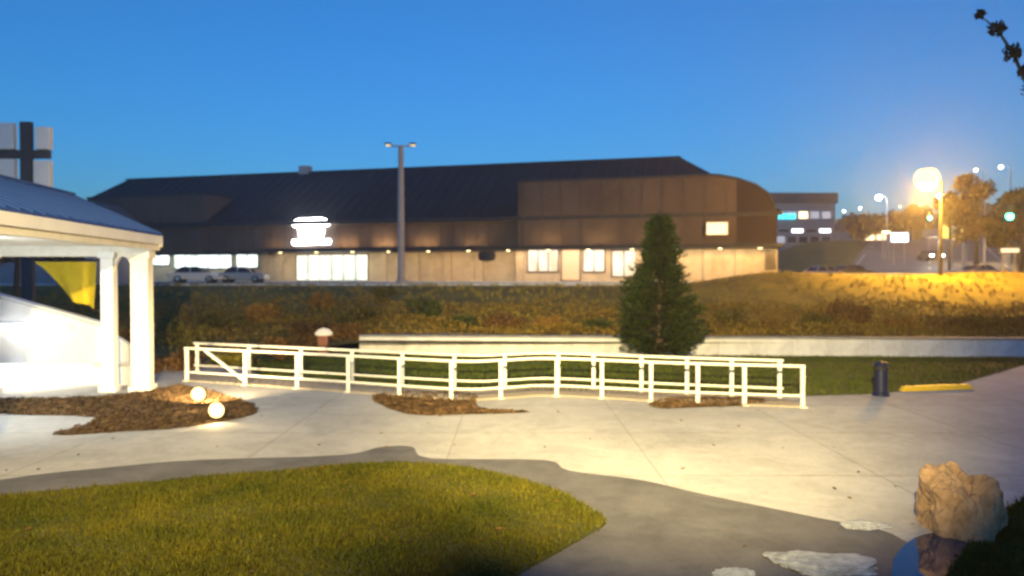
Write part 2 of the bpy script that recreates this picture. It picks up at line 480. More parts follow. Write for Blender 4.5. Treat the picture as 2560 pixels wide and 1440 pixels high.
# far gable end: barge board, triangular infill and return
MB().prism([(0,0)]*0 or [(-.02,EZ-.36),(-.02,EZ-.04),(HW,RZ-.03),(2*HW+.02,EZ-.04),(2*HW+.02,EZ-.36),(HW,RZ-.36)], 0, .05).build('barge_board', M['cream'], pav).matrix_local = Matrix.Translation((X1+.001,0,0)) @ Matrix.Rotation(pi/2,4,'Z')
MB().boxb(X1-.32,X1-.004,.17,2*HW-.2,EZ-.62,EZ-.34).build('end_beam', M['cream'], pav, bevel=.008)
MB().boxb(X0,X1-.33,.17,2*HW-.02,EZ-.345,EZ-.31).build('ceiling', M['cream'], pav)
def post(x, y, s=.30, h=EZ-.5, m=M['cream']):
    p = MB().boxb(x-s/2,x+s/2,y-s/2,y+s/2,.16,h-.16).build('post', m, pav, bevel=.012)
    MB().boxb(x-s/2-.06,x+s/2+.06,y-s/2-.06,y+s/2+.06,-.02,.16).build('post_base', m, p, bevel=.012)
    MB().boxb(x-s/2-.05,x+s/2+.05,y-s/2-.05,y+s/2+.05,h-.16,h).build('post_capital', m, p, bevel=.012)
for x, y in ((X1-.30,.42),(X1-.25,1.27),(X1-.3,2*HW-.4),(X1-8.4,.42),(X1-7.6,2*HW-.4),(X1-15,.42),(X1-14.5,2*HW-.4)):
    post(x, y, .44 if y == .42 else .32, EZ-.5, M['cream'] if y != 1.27 else M['white'])
# arched brackets between the two end posts and along the eave
def arch(p0, p1, zt, drop, th, m):
    """spandrel arch between two points at height zt"""
    p0, p1 = Vector(p0), Vector(p1); N = 10; mb = MB()
    d = p1-p0; nrm = Vector((-d.y, d.x, 0)).normalized()*th/2
    vs = []
    for i in range(N+1):
        t = i/N; q = p0 + d*t
        zb = zt - drop + drop*.82*math.sqrt(max(0, 1-(2*t-1)**2))
        for s in (-1, 1):
            vs += [Vector((q.x,q.y,zb))+nrm*s, Vector((q.x,q.y,zt))+nrm*s]
    fs = []
    for i in range(N):
        a = i*4; b = a+4
        fs += [(a,b,b+1,a+1),(a+2,a+3,b+3,b+2),(a,a+2,b+2,b),(a+1,b+1,b+3,a+3)]
    fs += [(0,1,3,2),(N*4,N*4+2,N*4+3,N*4+1)]
    return mb.add(vs, fs).build('arch_bracket', m, pav)
arch((X1-.30,.64,0),(X1-.26,1.11,0),EZ-.5,.62,.12,M['cream'])

# stair wall under the pavilion
sw = thing('stair_wall', 'white sloping stair wall on a brightly lit base behind the pavilion posts', 'wall', (0,0,0))
D = 20.7
def P(px, py, d=D): return at(px, py, d)
sl = [(-520,600),(0,746),(250,815),(322,862),(322,905),(-520,905)]
poly = [(P(a,b).x, P(a,b).z) for a, b in sl]
MB().prism(poly, D, D+.18).build('sloped_panel', M['white'], sw, bevel=.01)
MB().bar(P(-520,597)+Vector((0,.09,.03)), P(252,812)+Vector((0,.09,.03)), .30, .07).build('handrail_cap', M['white'], sw, bevel=.01)
zl = P(0,905).z; xr, xl = P(345,905).x, P(-520,905).x
MB().boxb(xl, xr, D-.20, D+.25, zl-.05, zl-.002).build('ledge', M['white'], sw, bevel=.008)
for i in range(9):
    xa = xl + (xr-xl)*i/9; xb = xl + (xr-xl)*(i+1)/9
    MB().boxb(xa+.004, xb-.004, D, D+.2, -.03, zl-.052).build('base_panel', M['white'], sw, bevel=.006)
ll = MB().boxb(xl+.3, P(225,905).x, D-.17, D-.12, zl-.075, zl-.052).build('led_strip', E_['tube'], sw)
light('under_ledge_light', 'AREA', ((xl+P(150,905).x)/2, D-.15, zl-.09), 900, (1,.84,.55), None, shape='RECTANGLE', size=6.5, size_y=.06, target=((xl+P(150,905).x)/2, D-.02, 0))
tl = thing('linear_lamp', 'bright white tube lamp fixed along the sloping stair wall', 'lamp', P(20,818,D-.02))
MB().boxb(-3.0, 1.75, -.06, .015, -.11, .11).build('housing', M['white'], tl, bevel=.01)
MB().boxb(-2.9, 1.70, -.11, -.062, -.09, .09).build('tube', E_['tube'], tl, bevel=.02)
MB().boxb(.1,.55,-.10,.01,-.24,-.112).build('glow_bulge', E_['tube'], tl, bevel=.02)  # bright bulge below the tube, shaped as a glowing box

cl_ = MB().boxb(-.5,.5,-.08,.08,-.09,0).build('panel_fill_fixture', E_['tube'], pav); cl_.location = (X1-5.5, 2.3, EZ-.36)  # added fixture outside the view, there to brighten the sloped panel
light('panel_fill_light', 'AREA', (X1-5.5,2.3,EZ-.5), 260, (.93,1,.97), pav, shape='RECTANGLE', size=1.2, size_y=.4, target=(X1-1.0,2.6,0))
# yellow pennant on a bracket arm
yb = thing('pennant', 'yellow triangular pennant hanging from an arm between pavilion posts', 'banner', at(240,652,21.2))
arm_l = at(84,652,21.4)-at(240,652,21.2)
MB().tube([(0.25,0,0.02), arm_l], .022).build('arm', M['dark'], yb)
ns, nt_ = 10, 8; mb = MB()
for j in range(nt_+1):
    t = j/nt_
    for i in range(ns+1):
        s = i/ns
        xl_ = -1.78 + 1.0*t**.8; x = xl_*(1-s) + .0*s
        mb.v.append((x, .1*sin(s*9+t*2)*(.3+t), -.03 - t*(1.35 - .25*(1-s))))
for j in range(nt_):
    for i in range(ns):
        a = j*(ns+1)+i; mb.f.append((a, a+1, a+ns+2, a+ns+1))
o = mb.build('cloth', M['yellowcloth'], yb); md = o.modifiers.new('thick','SOLIDIFY'); md.thickness = .006

# ---------------------------------------------------------------- floodlights in the mulch bed
def flood(px, py, D, label):
    p = at(px, py, D)
    t = thing('floodlight', label, 'floodlight', (p.x, p.y, 0), 0, 'floodlights by the pavilion')
    MB().tube([(0,.08,-.1),(0,.08,p.z-.13)], .018).build('stake', M['dark'], t)
    MB().bar((-.15,.07,p.z-.13),(.15,.07,p.z-.13),.04,.03).build('bracket', M['dark'], t)
    h0 = MB().lathe([(.10,-.16),(.175,-.06),(.185,-.005)],20).build('housing', M['dark'], t, smooth=True); h0.location = (0,-.02,p.z); h0.rotation_euler = (pi/2,0,0)
    l = MB().lathe([(.165,0),(.155,.035),(.11,.065),(.01,.08)],20).build('lens', E_['warm'], t, smooth=True); l.location = (0,-.021,p.z); l.rotation_euler = (pi/2,0,0)
    light('flood_beam', 'SPOT', (0,-.08,p.z), 230, (1,.72,.32), t, spot_size=R(140), spot_blend=.8, shadow_soft_size=.1, target=(.5,-1.5,p.z-.25))
    return t
flood(497, 985, 17.0, 'small glowing floodlight in the mulch, the upper one of the pair')
flood(542, 1025, 15.6, 'small glowing floodlight in the mulch, the lower one of the pair')
light('bank_fill_light', 'SPOT', at(500,975,17.2), 2600, (1,.74,.36), None, spot_size=R(110), spot_blend=.9, shadow_soft_size=.1, target=at(640,800,27))  # added unseen spot without its own fixture, brightens shrubs and bank

# ---------------------------------------------------------------- railed walkway
def railing(label, top, postpx, diag=False):
    """top: list of (px, D) along the rail"""
    pts = [gnd(px, 690 + CAM_Z*F/D) for px, D in top]
    t = thing('walkway_railing', label, 'railing', pts[0], 0, 'railings along the walkway')
    o0 = pts[0]
    # catmull along the path
    path = []
    for i in range(len(pts)-1):
        p0, p1, p2, p3 = pts[max(i-1,0)], pts[i], pts[i+1], pts[min(i+2,len(pts)-1)]
        for j in range(8):
            s = j/8
            path.append(.5*((2*p1)+(p2-p0)*s+(2*p0-5*p1+4*p2-p3)*s*s+(3*p1-p0-3*p2+p3)*s**3)-o0)
    path.append(pts[-1]-o0)
    def pos(px):
        best = None
        for a, b in zip(path, path[1:]):
            A, B = a+o0, b+o0; u = (px-1280)/F
            den = (B.x-A.x)-u*(B.y-A.y)
            if abs(den) < 1e-9: continue
            s = (u*A.y-A.x)/den
            if -.02 <= s <= 1.02: return A+(B-A)*s-o0
        return path[0] if px < 1000 else path[-1]
    up = Vector((0,0,1))
    for z, w in ((.97,.075),(.27,.06)):
        MB().tube([p+up*z for p in path], w/2, 8).build('rail', M['rail'], t, smooth=True)
    pm = MB().boxb(-.045,.045,-.045,.045,0,.945).mesh('post', M['rail'])
    fm = MB().boxb(-.09,.09,-.09,.09,.0,.02).mesh('foot_plate', M['rail'])
    for px in postpx:
        q = pos(px)
        o = bpy.data.objects.new('post', pm); COL.objects.link(o); o.parent = t; o.location = q
        b = o.modifiers.new('bevel','BEVEL'); b.width = .008; b.segments = 2
        f = bpy.data.objects.new('foot_plate', fm); COL.objects.link(f); f.parent = o
    return t, path, o0
near_t, near_path, near_o = railing('cream tubular walkway railing nearest the plaza', [(462,21.6),(800,19.9),(1130,18.35),(1250,18.5),(1385,18.9),(1700,17.9),(2012,17.25)],
        [466,612,742,870,998,1128,1252,1392,1505,1628,1745,1862,2008])
far_t, far_path, far_o = railing('cream tubular walkway railing on the grass side', [(486,23.2),(800,21.4),(1150,19.75),(1270,19.9),(1390,20.2),(1700,19.1),(1958,18.4)],
        [492,622,752,880,1006,1136,1262,1396,1484,1604,1718,1830,1950])
# diagonal brace rail at the left end
MB().bar(near_path[1]+Vector((.3,.02,.92)), near_path[3]+Vector((.55,.02,.10)), .08, .06).build('brace', M['rail'], near_t)
deck = MB()
A = [p+near_o for p in near_path]; B = [p+far_o for p in far_path]
deck = thing('boardwalk', 'low boarded walkway deck between the two cream railings', 'walkway', A[0])
N = 120
def along(path, s):
    s = s*(len(path)-1); i = min(int(s), len(path)-2); return path[i].lerp(path[i+1], s-i)
for i in range(N):
    a0, a1 = along(A,(i+.04)/N), along(A,(i+.96)/N); b0, b1 = along(B,(i+.04)/N), along(B,(i+.96)/N)
    ex = (A[0]-B[0]).normalized()*.08; j = random.uniform(-.003,.003)
    MB().slab([p-A[0] for p in (a0+ex,a1+ex,b1-ex,b0-ex)], .004, .035+j).build('plank', M['deck'] if 'deck' in M else M['concrete'], deck)

# ---------------------------------------------------------------- lit plaza: floodlight mast beside the camera
fl = thing('floodlight_mast', 'steel mast with two warm plaza floodlights beside the viewpoint', 'lamp post', (-.9,-1.4,0))
MB().lathe([(.10,0),(.07,6.0)],12).build('mast', M['steel'], fl, smooth=True)
MB().boxb(-.5,1.2,-.05,.05,5.92,6.0).build('crossarm', M['steel'], fl)
for x, e, tg, sz in ((.9,67000,(5.4,26.0,0),49),(-.2,31000,(-8.6,31,0),62)):
    h_ = MB().boxb(x-.22,x+.22,-.02,.16,6.02,6.32).build('lamp_head', M['dark'], fl, bevel=.02)
    MB().boxb(x-.19,x+.19,.162,.175,6.05,6.29).build('lamp_lens', E_['warm'], h_)
    light('plaza_flood', 'SPOT', (x,.3,6.15), e, (1,.77,.33), fl, spot_size=R(sz), spot_blend=1.0, shadow_soft_size=.12, target=tg)

# ---------------------------------------------------------------- foliage
def leaf_cloud(n, pos, size, flat=.0):
    mb = MB()
    for _ in range(n):
        p = Vector(pos()); s = size*random.uniform(.55,1.3)
        e = Euler((random.uniform(0,2*pi), random.uniform(0,2*pi), random.uniform(0,2*pi))).to_matrix()
        a, b = e @ Vector((s,0,0)), e @ Vector((0,s*.55,0))
        o = len(mb.v)
        mb.v += [tuple(p-a), tuple(p+b), tuple(p+a*1.1), tuple(p-b)]
        mb.f.append((o,o+1,o+2,o+3))
    return mb
def ball_points(clumps):
    def f():
        c, r = random.choice(clumps)
        while True:
            q = Vector((random.gauss(0,1),random.gauss(0,1),random.gauss(0,1)))
            if q.length > .01: break
        q = q.normalized()*r*(random.random()**.45)
        return (c[0]+q.x, c[1]+q.y, max(.03, c[2]+q.z*.85))
    return f
def shrub_clumps(w, h, k):
    out = []
    for _ in range(k):
        a = random.uniform(0,2*pi); rr = w*.36*math.sqrt(random.random())
        r = random.uniform(.16,.3)*w*.7
        z = random.uniform(.15,1)*(h-r)*(1-(rr/(w*.6))**2*.5)
        out.append(((rr*cos(a), rr*sin(a), max(r*.5,z)), r))
    return out
SH = {}
def shrub_mesh(key, w, h, m, n=1500, leaf=.06):
    cl = shrub_clumps(w, h, 16)
    SH[key] = (leaf_cloud(n, ball_points(cl), leaf).mesh('foliage', m), cl)
    st = MB()
    for i in range(7):
        c = cl[i][0]; st.tube([(c[0]*.15,c[1]*.15,-.1),(c[0]*.6,c[1]*.6,c[2]*.6),c], [.03,.02,.008], 5)
    SH[key] += (st.mesh('stems', M['bark']),)
for key, m in (('olive','leaf_olive'),('brown','leaf_brown'),('green','leaf_green'),('gold','leaf_gold'),('amber','leaf_amber')):
    shrub_mesh(key+'1', 1.8, 1.15, M[m], 1700); shrub_mesh(key+'2', 2.2, .9, M[m], 1500)
def shrub(key, X, Y, sc, label, group='shrubs on the planted bank', sz=1.0, z=None):
    me, cl, st = SH[key]
    t = thing('shrub', label, 'shrub', (X, Y, (terrain(X,Y) if z is None else z)-.03), random.uniform(0,6.28), group)
    for nm, d in (('foliage',me),('stems',st)):
        o = bpy.data.objects.new(nm, d); COL.objects.link(o); o.parent = t; o.scale = (sc,sc,sc*sz)
    return t
CN = {'olive':'olive green','brown':'rusty brown','green':'dark green','gold':'yellow green','amber':'amber brown'}

# conifer in front of the wall
cb = Vector((at(1648,893,27.6).x, 27.6, 0))
con = thing('conifer', 'dark green conical evergreen standing before the pale wall', 'tree', cb)
MB().tube([(0,0,-.1),(0.02,0,2.2),(0,.02,5.2)], [.14,.09,.02], 8).build('trunk', M['bark'], con, smooth=True)
mb = MB(); H = 5.42
def crad(z):
    t = z/H
    if t < .12: return 1.38 + t*1.6
    if t < .5: return 1.58 - (t-.12)*1.45
    if t < .66: return 1.02 - (t-.5)*2.0
    return max(.05, .70 - (t-.66)**1.5*2.6)
limbs = MB()
for i in range(900):
    z = .12 + (H-.2)*(1-(1-random.random())**1.0); a = random.uniform(0,2*pi)
    r = crad(z)*random.uniform(.62,1.2)*(1+.15*sin(a*3+z*2))
    base = Vector((0,0,z)); tip = Vector((r*cos(a), r*sin(a), z + r*.22 - .08))
    if i % 4 == 0: limbs.tube([base,(tip*.5+base*.5),tip], [.022,.014,.005], 4)
    m_ = 34
    for j in range(m_):
        t = random.uniform(.28,1.0)**.7; p = base.lerp(tip, t); w = .20*(1.15-t)+.05
        p += Vector((random.gauss(0,w*.6),random.gauss(0,w*.6),random.gauss(0,w*.5)))
        d = (tip-base).normalized()*random.uniform(.07,.14)+Vector((random.gauss(0,.03),random.gauss(0,.03),random.gauss(.01,.03)))
        sd = d.cross(Vector((random.gauss(0,1),random.gauss(0,1),random.gauss(0,1))))  .normalized()*.026
        o = len(mb.v); mb.v += [tuple(p-sd),tuple(p+sd),tuple(p+d+sd*.3),tuple(p+d-sd*.3)]; mb.f.append((o,o+1,o+2,o+3))
limbs.build('limbs', M['bark'], con); mb.build('crown', M['leaf_conifer'], con)

def placesh(lst):
    for key, px, Y, sc, sz, lab in lst:
        X = (px-1280)/F*Y
        shrub(key, X, Y, sc, lab, sz=sz)
placesh([
 ('gold2', 575, 25.6, .95, 1.0, 'low yellow green bush behind the left end of the railing'),
 ('brown1', 690, 26.8, 1.0, .9, 'rusty brown bush right of the low yellow green bush'),
 ('olive1', 470, 27.5, 1.25, 1.15, 'tall olive bush beside the cream corner post of the pavilion'),
 ('brown2', 430, 24.0, .9, 1.0, 'rusty brown bush at the foot of the pavilion corner post'),
 ('brown1', 860, 29.3, .8, 1.0, 'rusty brown bush at the left end of the retaining wall'),
 ('brown2', 740, 28.6, .9, 1.1, 'rusty brown bush behind the small brick path light'),
 ('green1', 1060, 33.5, 1.15, 1.1, 'dark green bush on the bank right of the tall lamp pole'),
 ('green2', 1150, 31.6, .95, 1.0, 'low dark green bush on the bank behind the wall left of the conifer'),
 ('brown2', 1260, 32.6, 1.05, 1.0, 'rusty brown bush on the bank midway between lamp pole and conifer'),
 ('amber2', 1380, 32.0, .95, 1.0, 'amber brown bush on the bank just before the orange shop door'),
 ('green2', 1490, 31.4, .85, .9, 'low dark green bush on the bank directly left of the conifer'),
 ('olive1', 1830, 32.5, .95, 1.0, 'olive bush on the bank first to the right of the conifer'),
 ('brown2', 1940, 31.8, .95, .9, 'rusty brown bush on the bank below the shop corner'),
 ('olive2', 2040, 32.2, .9, 1.0, 'spreading olive bush on the bank left of the darkest bush'),
 ('brown1', 2130, 32.8, 1.15, 1.05, 'tall dark brown bush on the bank behind the navy bollard'),
 ('amber2', 2260, 32.0, .95, .9, 'amber bush on the bank below the amber street lamp'),
 ('brown2', 2370, 32.4, 1.05, .9, 'low rusty bush on the bank right of the amber bush'),
 ('olive2', 2470, 32.0, 1.0, .9, 'olive bush on the bank near the right picture edge'),
 ('brown1', 2560, 31.6, .95, .9, 'rusty brown bush cut by the right picture edge'),
 ('olive2', 560, 33.5, 1.2, 1.0, 'broad olive bush on the slope behind the yellow green bush'),
 ('amber2', 660, 35.5, 1.2, 1.0, 'amber bush high on the slope below the lit shop windows'),
 ('amber1', 800, 37.5, 1.0, .9, 'amber bush high on the slope below the white emblem sign'),
 ('olive2', 900, 33.5, 1.2, 1.0, 'olive bush on the slope left of the lamp pole'),
 ('brown2', 780, 32.5, 1.2, 1.0, 'rusty brown bush in the middle of the left slope'),
 ('olive1', 960, 38.5, 1.0, .8, 'olive bush near the top of the slope by the lamp pole'),
 ('brown1', 180, 26.0, 1.2, .9, 'rusty brown bush seen through the pavilion below the pennant'),
 ('olive2', 60, 28.0, 1.3, .9, 'olive bush seen through the pavilion at the left edge'),
 ('amber1', 300, 29.0, 1.1, .9, 'amber brown bush between the two end posts of the pavilion'),
])
# tufts scattered over the bank
poly = [(-22,29),(40,29),(40,47),(-34,47)]
def tufts():
    mb = MB()
    for _ in range(2600):
        x, y = random.uniform(-26,34), random.uniform(29.8,46.5)
        if x < -7 and y < 31: continue
        z = terrain(x,y)
        for k in range(9):
            a = random.uniform(0,2*pi); h = random.uniform(.12,.34); l = random.uniform(.05,.2)
            bx, by = x+random.gauss(0,.06), y+random.gauss(0,.06); w = .014
            o = len(mb.v); mb.v += [(bx-w*sin(a),by+w*cos(a),z-.01),(bx+w*sin(a),by-w*cos(a),z-.01),(bx+l*cos(a),by+l*sin(a),z+h)]; mb.f.append((o,o+1,o+2))
    return mb
M['dry'] = leafmat('dry_grass', (.20,.16,.04), (.30,.235,.06), .3, .5)
o = tufts().build('dry_grass', M['dry']); tag(o, 'dry grass tufts covering the bank below the shop', 'grass', kind='stuff')

M['under'] = leafmat('undergrowth_leaves', (.165,.098,.018), (.21,.15,.03), .5, .35)
mb = MB()
def ug(x, y): return .22 + .42*(.5+.5*sin(x*1.3+2*sin(y*.8)))*(.55+.45*sin(y*1.7+x*.5))
for _ in range(52000):
    x = random.uniform(-27,30); y = 29.9 + 7.2*random.random()**1.25
    if x < -7.5: y += random.uniform(-1.0,3)
    k = ug(x,y); p = Vector((x,y,terrain(x,y)+k*random.random()**.6)); s_ = random.uniform(.03,.075)
    e = Euler((random.uniform(0,6.28),random.uniform(0,6.28),random.uniform(0,6.28))).to_matrix()
    a, b = e @ Vector((s_,0,0)), e @ Vector((0,s_*.55,0)); o = len(mb.v)
    mb.v += [tuple(p-a),tuple(p+b),tuple(p+a),tuple(p-b)]; mb.f.append((o,o+1,o+2,o+3))
tag(mb.build('undergrowth', M['under']), 'low brown and olive undergrowth covering the foot of the bank', 'undergrowth', kind='stuff')
# broadleaf trees
def tree(label, X, Y, h, w, m, n=2600, leaf=.30, group='trees along the far road', z=None):
    t = thing('broadleaf_tree', label, 'tree', (X,Y,(terrain(X,Y) if z is None else z)-.1), random.uniform(0,6), group)
    th = h*.30
    trunk = MB().tube([(0,0,0),(.1,.05,th),(.05,.1,h*.72)], [h*.028,h*.02,h*.006], 8)
    trunk.build('trunk', M['bark'], t, smooth=True)
    cl = []
    lm = MB()
    for i in range(14):
        a = random.uniform(0,2*pi); zz = random.uniform(.36,.92)*h
        prof = sin(pi*min(1,max(0,(zz/h-.22)/.85)))**.6
        rr = w*.42*prof*random.uniform(.35,1)
        c = (rr*cos(a), rr*sin(a), zz); cl.append((c, random.uniform(.13,.21)*w))
        lm.tube([(.08,.05,th+(zz-th)*.25),(c[0]*.5,c[1]*.5,zz*.85),c],[h*.012,h*.008,h*.003],5)
    lm.build('limbs', M['bark'], t)
    leaf_cloud(n, ball_points(cl), leaf).build('crown', m, t)
    return t

# ---------------------------------------------------------------- the shop
L, Rr = Vector((-45.0,80.0,0)), Vector((22.4,62.0,0))
dv = (Rr-L).normalized(); srz = math.atan2(dv.y, dv.x); PZ = 2.47
shop = thing('shop_building', 'long brown store with dark navy hipped roof and lit storefront', 'building', (L.x,L.y,PZ), srz)
SL = (Rr-L).length
nv = Vector((-dv.y, dv.x, 0))
def sx(px, off=0):
    u = (px-1280)/F; Lx, Ly = L.x+nv.x*off, L.y+nv.y*off
    return (u*Ly-Lx)/(dv.x-u*dv.y)
def dep(s, off=0): return L.y+nv.y*off+dv.y*s
def zz(py, s, off=0): return CAM_Z+(HORIZON-py)/F*dep(s,off)-PZ
s_l, s_r = -8.5, SL
MB().boxb(s_l+.3, SL-.3, 0, 20, -.3, 6.0).build('wall', M['tan'], shop)
EZs, RZs = 6.05, 12.55; rl, rr_ = -5.6, 61.5
MB().add([(s_l-.5,-.9,EZs),(SL+.4,-.9,EZs),(SL+.4,20.9,EZs),(s_l-.5,20.9,EZs),(rl,10,RZs),(rr_,10,RZs)],
         [(0,1,5,4),(1,2,5),(2,3,4,5),(3,0,4),(3,2,1,0)]).build('roof', M['navyroof'], shop)
roof = shop.children[-1]
sm = MB().bar((0,-.88,EZs+.03),(0,9.98,RZs+.03),.09,.10).mesh('roof_seam', M['seam'])
for i in range(54):
    s = rl+.8+i*(rr_-rl-1.6)/53
    o = bpy.data.objects.new('roof_seam', sm); COL.objects.link(o); o.parent = roof; o.location = (s,0,0)
MB().bar((rl,10,RZs+.05),(rr_,10,RZs+.05),.6,.16).build('ridge_cap', M['seam'], roof)
sv = sx(765,10); MB().boxb(sv-.6,sv+.6,9.5,10.5,RZs-.2,RZs+.75).build('roof_vent', M['steel'], roof)
MB().boxb(s_l-.5,SL+.4,-1.02,-.905,EZs-.35,EZs-.01).build('gutter', M['dark'], shop)
# left block, fascia, right block with sloping corner
sl1 = sx(525)
MB().boxb(-1.0, sl1, -.6, 9, 2.95, 9.05).build('parapet_block', M['brown2'], shop)
MB().boxb(-1.1, sl1+.1, -.72, 9.1, 9.053, 9.2).build('coping', M['dark'], shop)
srb = sx(1295,-1)
def bz(px, py): return (sx(px,-1), zz(py, sx(px,-1), -1))
edge = [bz(1790,441), bz(1840,450), bz(1885,465), bz(1915,485), bz(1933,512), bz(1942,550)]
zt_ = edge[0][1]; se = edge[1][0]
MB().prism([(srb,2.9),(se,2.9),edge[1],edge[0],(srb,zt_)], -1.0, 12).build('parapet_block', M['brown'], shop)
MB().prism([(se+.003,2.9),(edge[5][0],2.9)]+edge[5:0:-1], -.96, 12).build('rounded_end', M['brown_shade'], shop)
lo = [(a, b+.003) for a, b in edge]; hi = [(a+.10, b+.20) for a, b in edge]
MB().prism([(srb-.1,zt_+.003)]+lo+hi[::-1]+[(srb-.1,zt_+.20)], -1.12, 12.1).build('coping', M['dark'], shop)
MB().boxb(sl1+.01, srb-.01, -.35, -.003, 2.9, 5.68).build('fascia', M['brown'], shop)
# vertical cladding battens on the brown fronts
bt = MB().boxb(-.05,.05,-.06,0,0,1).mesh('batten', M['brown'])
def batten(s, y, z0, z1):
    o = bpy.data.objects.new('batten', bt); COL.objects.link(o); o.parent = shop; o.location = (s,y,z0); o.scale = (1,1,z1-z0)
for i in range(14): batten(-.4+i*(sl1-.2)/13.5, -.602, 3.0, 9.0)
for i in range(13):
    s = srb+.5+i*(SL-srb-1)/12
    if s > se-.1: break
    ztop = zt_-.05 if s < edge[0][0] else edge[1][1]-.05
    batten(s, -1.002, 3.4, ztop)
for i in range(28): batten(sl1+.6+i*(srb-sl1-1.2)/27, -.352, 3.3, 5.6)
# canopy
sc0, sc1 = sx(650,-3), SL+.2
cany = MB().boxb(sc0, sc1, -3.4, -1.003, 2.95, 3.28).build('canopy', M['dark'], shop)
MB().boxb(sl1+.01, srb-.01, -1.0, -.355, 2.95, 3.28).build('canopy', M['dark'], shop)
MB().boxb(-1, sc0-.01, -1.6, -.61, 2.78, 2.93).build('canopy', M['dark'], shop)
# lower storefront of the right block
MB().boxb(srb, SL, -1.0, -.003, -.3, 2.898).build('wall', M['tan'], shop)
def window(name, p0, p1, y0, y1, off, m, nm=4, fm=M['dark']):
    s0, s1 = sx(p0,off), sx(p1,off); sm_ = (s0+s1)/2; z0, z1 = zz(y1,sm_,off), zz(y0,sm_,off)
    fr = MB(); w = .09
    fr.boxb(s0-w,s1+w,off-.07,off-.003,z1,z1+w); fr.boxb(s0-w,s1+w,off-.09,off-.003,z0-w,z0)
    for k in range(nm+1):
        x = s0+(s1-s0)*k/nm; fr.boxb(x-w/2,x+w/2,off-.065,off-.004,z0+.001,z1-.001)
    f = fr.build(name, fm, shop)
    for k in range(nm):
        xa, xb = s0+(s1-s0)*k/nm+w/2, s0+(s1-s0)*(k+1)/nm-w/2
        MB().boxb(xa,xb,off-.035,off-.006,z0,z1).build('pane', m, f)
    return f, (s0,s1,z0,z1)
window('window', 350, 425, 636, 662, 0, E_['store'], 3)
window('window', 436, 580, 634, 670, 0, E_['store'], 5)
window('window', 592, 646, 634, 668, 0, E_['store'], 2)
window('entrance', 742, 920, 638, 700, 0, E_['entry'], 6)
window('window', 1320, 1396, 626, 678, -1, E_['storewarm'], 3)
window('door', 1404, 1450, 624, 700, -1, E_['orange'], 1)
window('window', 1458, 1512, 626, 678, -1, E_['storewarm'], 2)
window('window', 1530, 1590, 628, 690, -1, E_['storewarm'], 2)
# pilasters
pl = MB().boxb(-.35,.35,-.14,0,-.2,2.9).mesh('pilaster', M['tan'])
for px, off in ((665,0),(700,0),(960,0),(1040,0),(1120,0),(1200,0),(1280,-0.0),(1300,-1),(1600,-1),(1690,-1),(1770,-1),(1850,-1)):
    o = bpy.data.objects.new('pilaster', pl); COL.objects.link(o); o.parent = shop; o.location = (sx(px,off), off-.002, 0)
# louvre at the right corner
for k in range(9):
    s = sx(1930,-1); z = 1.2+k*.19
    MB().boxb(s-.55,s+.3,-1.16,-1.004,z,z+.09).build('louvre_slat', M['dark'], shop)
# soffit lamps
for i, px in enumerate((700, 790, 880, 970, 1070, 1170, 1270, 1370, 1470, 1580, 1690, 1800, 1900)):
    s = sx(px,-2)
    MB().lathe([(.16,2.90),(.16,2.945)],12,(s,-1.9,0)).build('soffit_lamp', E_['bandlight'], shop)
for px, e, c in ((730,260,(1,.80,.5)),(880,260,(1,.85,.55)),(1060,230,(1,.66,.32)),(1230,260,(1,.68,.40)),(1400,330,(1,.74,.5)),(1560,260,(1,.74,.48)),(1740,300,(1,.72,.40)),(1880,260,(1,.72,.38))):
    s = sx(px,-2.2)
    light('soffit_light', 'AREA', (s,-2.2,2.85), e*.6, c, shop, shape='RECTANGLE', size=7, size_y=.5, target=(s,-.9,-.6))
light('soffit_light', 'AREA', (sx(480),-1.2,2.7), 110, (.85,1,.95), shop, shape='RECTANGLE', size=12, size_y=.4, target=(sx(480),0,-.4))

for px, e in ((690,60),(860,150),(960,150),(1060,130),(1180,60),(1370,90),(1500,90),(1640,90)):  # added fixtures and fill lights that warm the brown store fronts
    off = 0 if px < 1290 else -1
    s = sx(px,off-.9)
    MB().boxb(s-.25,s+.25,off-1.25,off-1.05,3.285,3.42).build('front_fill_box', M['dark'], shop)
    light('front_fill_light', 'AREA', (s,off-1.1,3.45), e*.55, (1,.62,.26), shop, shape='RECTANGLE', size=2.2, size_y=.12, target=(s,off-.25,5.2))
# illuminated emblem
es = sx(782,-.5)
em = thing('emblem_sign', 'glowing white emblem sign with domed top and flat base on the store fascia', 'sign', (0,0,0))
def ezz(py): return zz(py, es, -.5)
def epoly(lst): return [(sx(px,-.5)-es, ezz(py)-ezz(580)) for px, py in lst]
em.location = shop.matrix_world @ Vector((0,0,0)) if False else (Vector((L.x,L.y,PZ)) + dv*es + nv*(-.5) + Vector((0,0,ezz(580))))
em.rotation_euler = (0,0,srz)
e1 = epoly([(733,556),(738,551),(750,546),(806,545),(818,549),(825,555),(826,562),(822,566),(738,567),(733,562)])
e2 = epoly([(746,567.5),(812,567.5),(812,580),(806,600),(752,600),(749,580)])
e3 = epoly([(735,599),(826,598.5),(829,604),(826,611),(736,613),(733,606)])
for nm, e, th in (('dome',e1,.22),('body',e2,.19),('base',e3,.24)):
    MB().prism([(a,b) for a,b in e], -th, 0).build(nm, E_['white'], em)
MB().boxb(-1.2,1.2,.002,.14,ezz(606)-ezz(580),ezz(555)-ezz(580)).build('mounting_frame', M['dark'], em)
light('emblem_glow', 'POINT', (0,-.9,0), 120, (.92,.95,1), em, shadow_soft_size=.5)
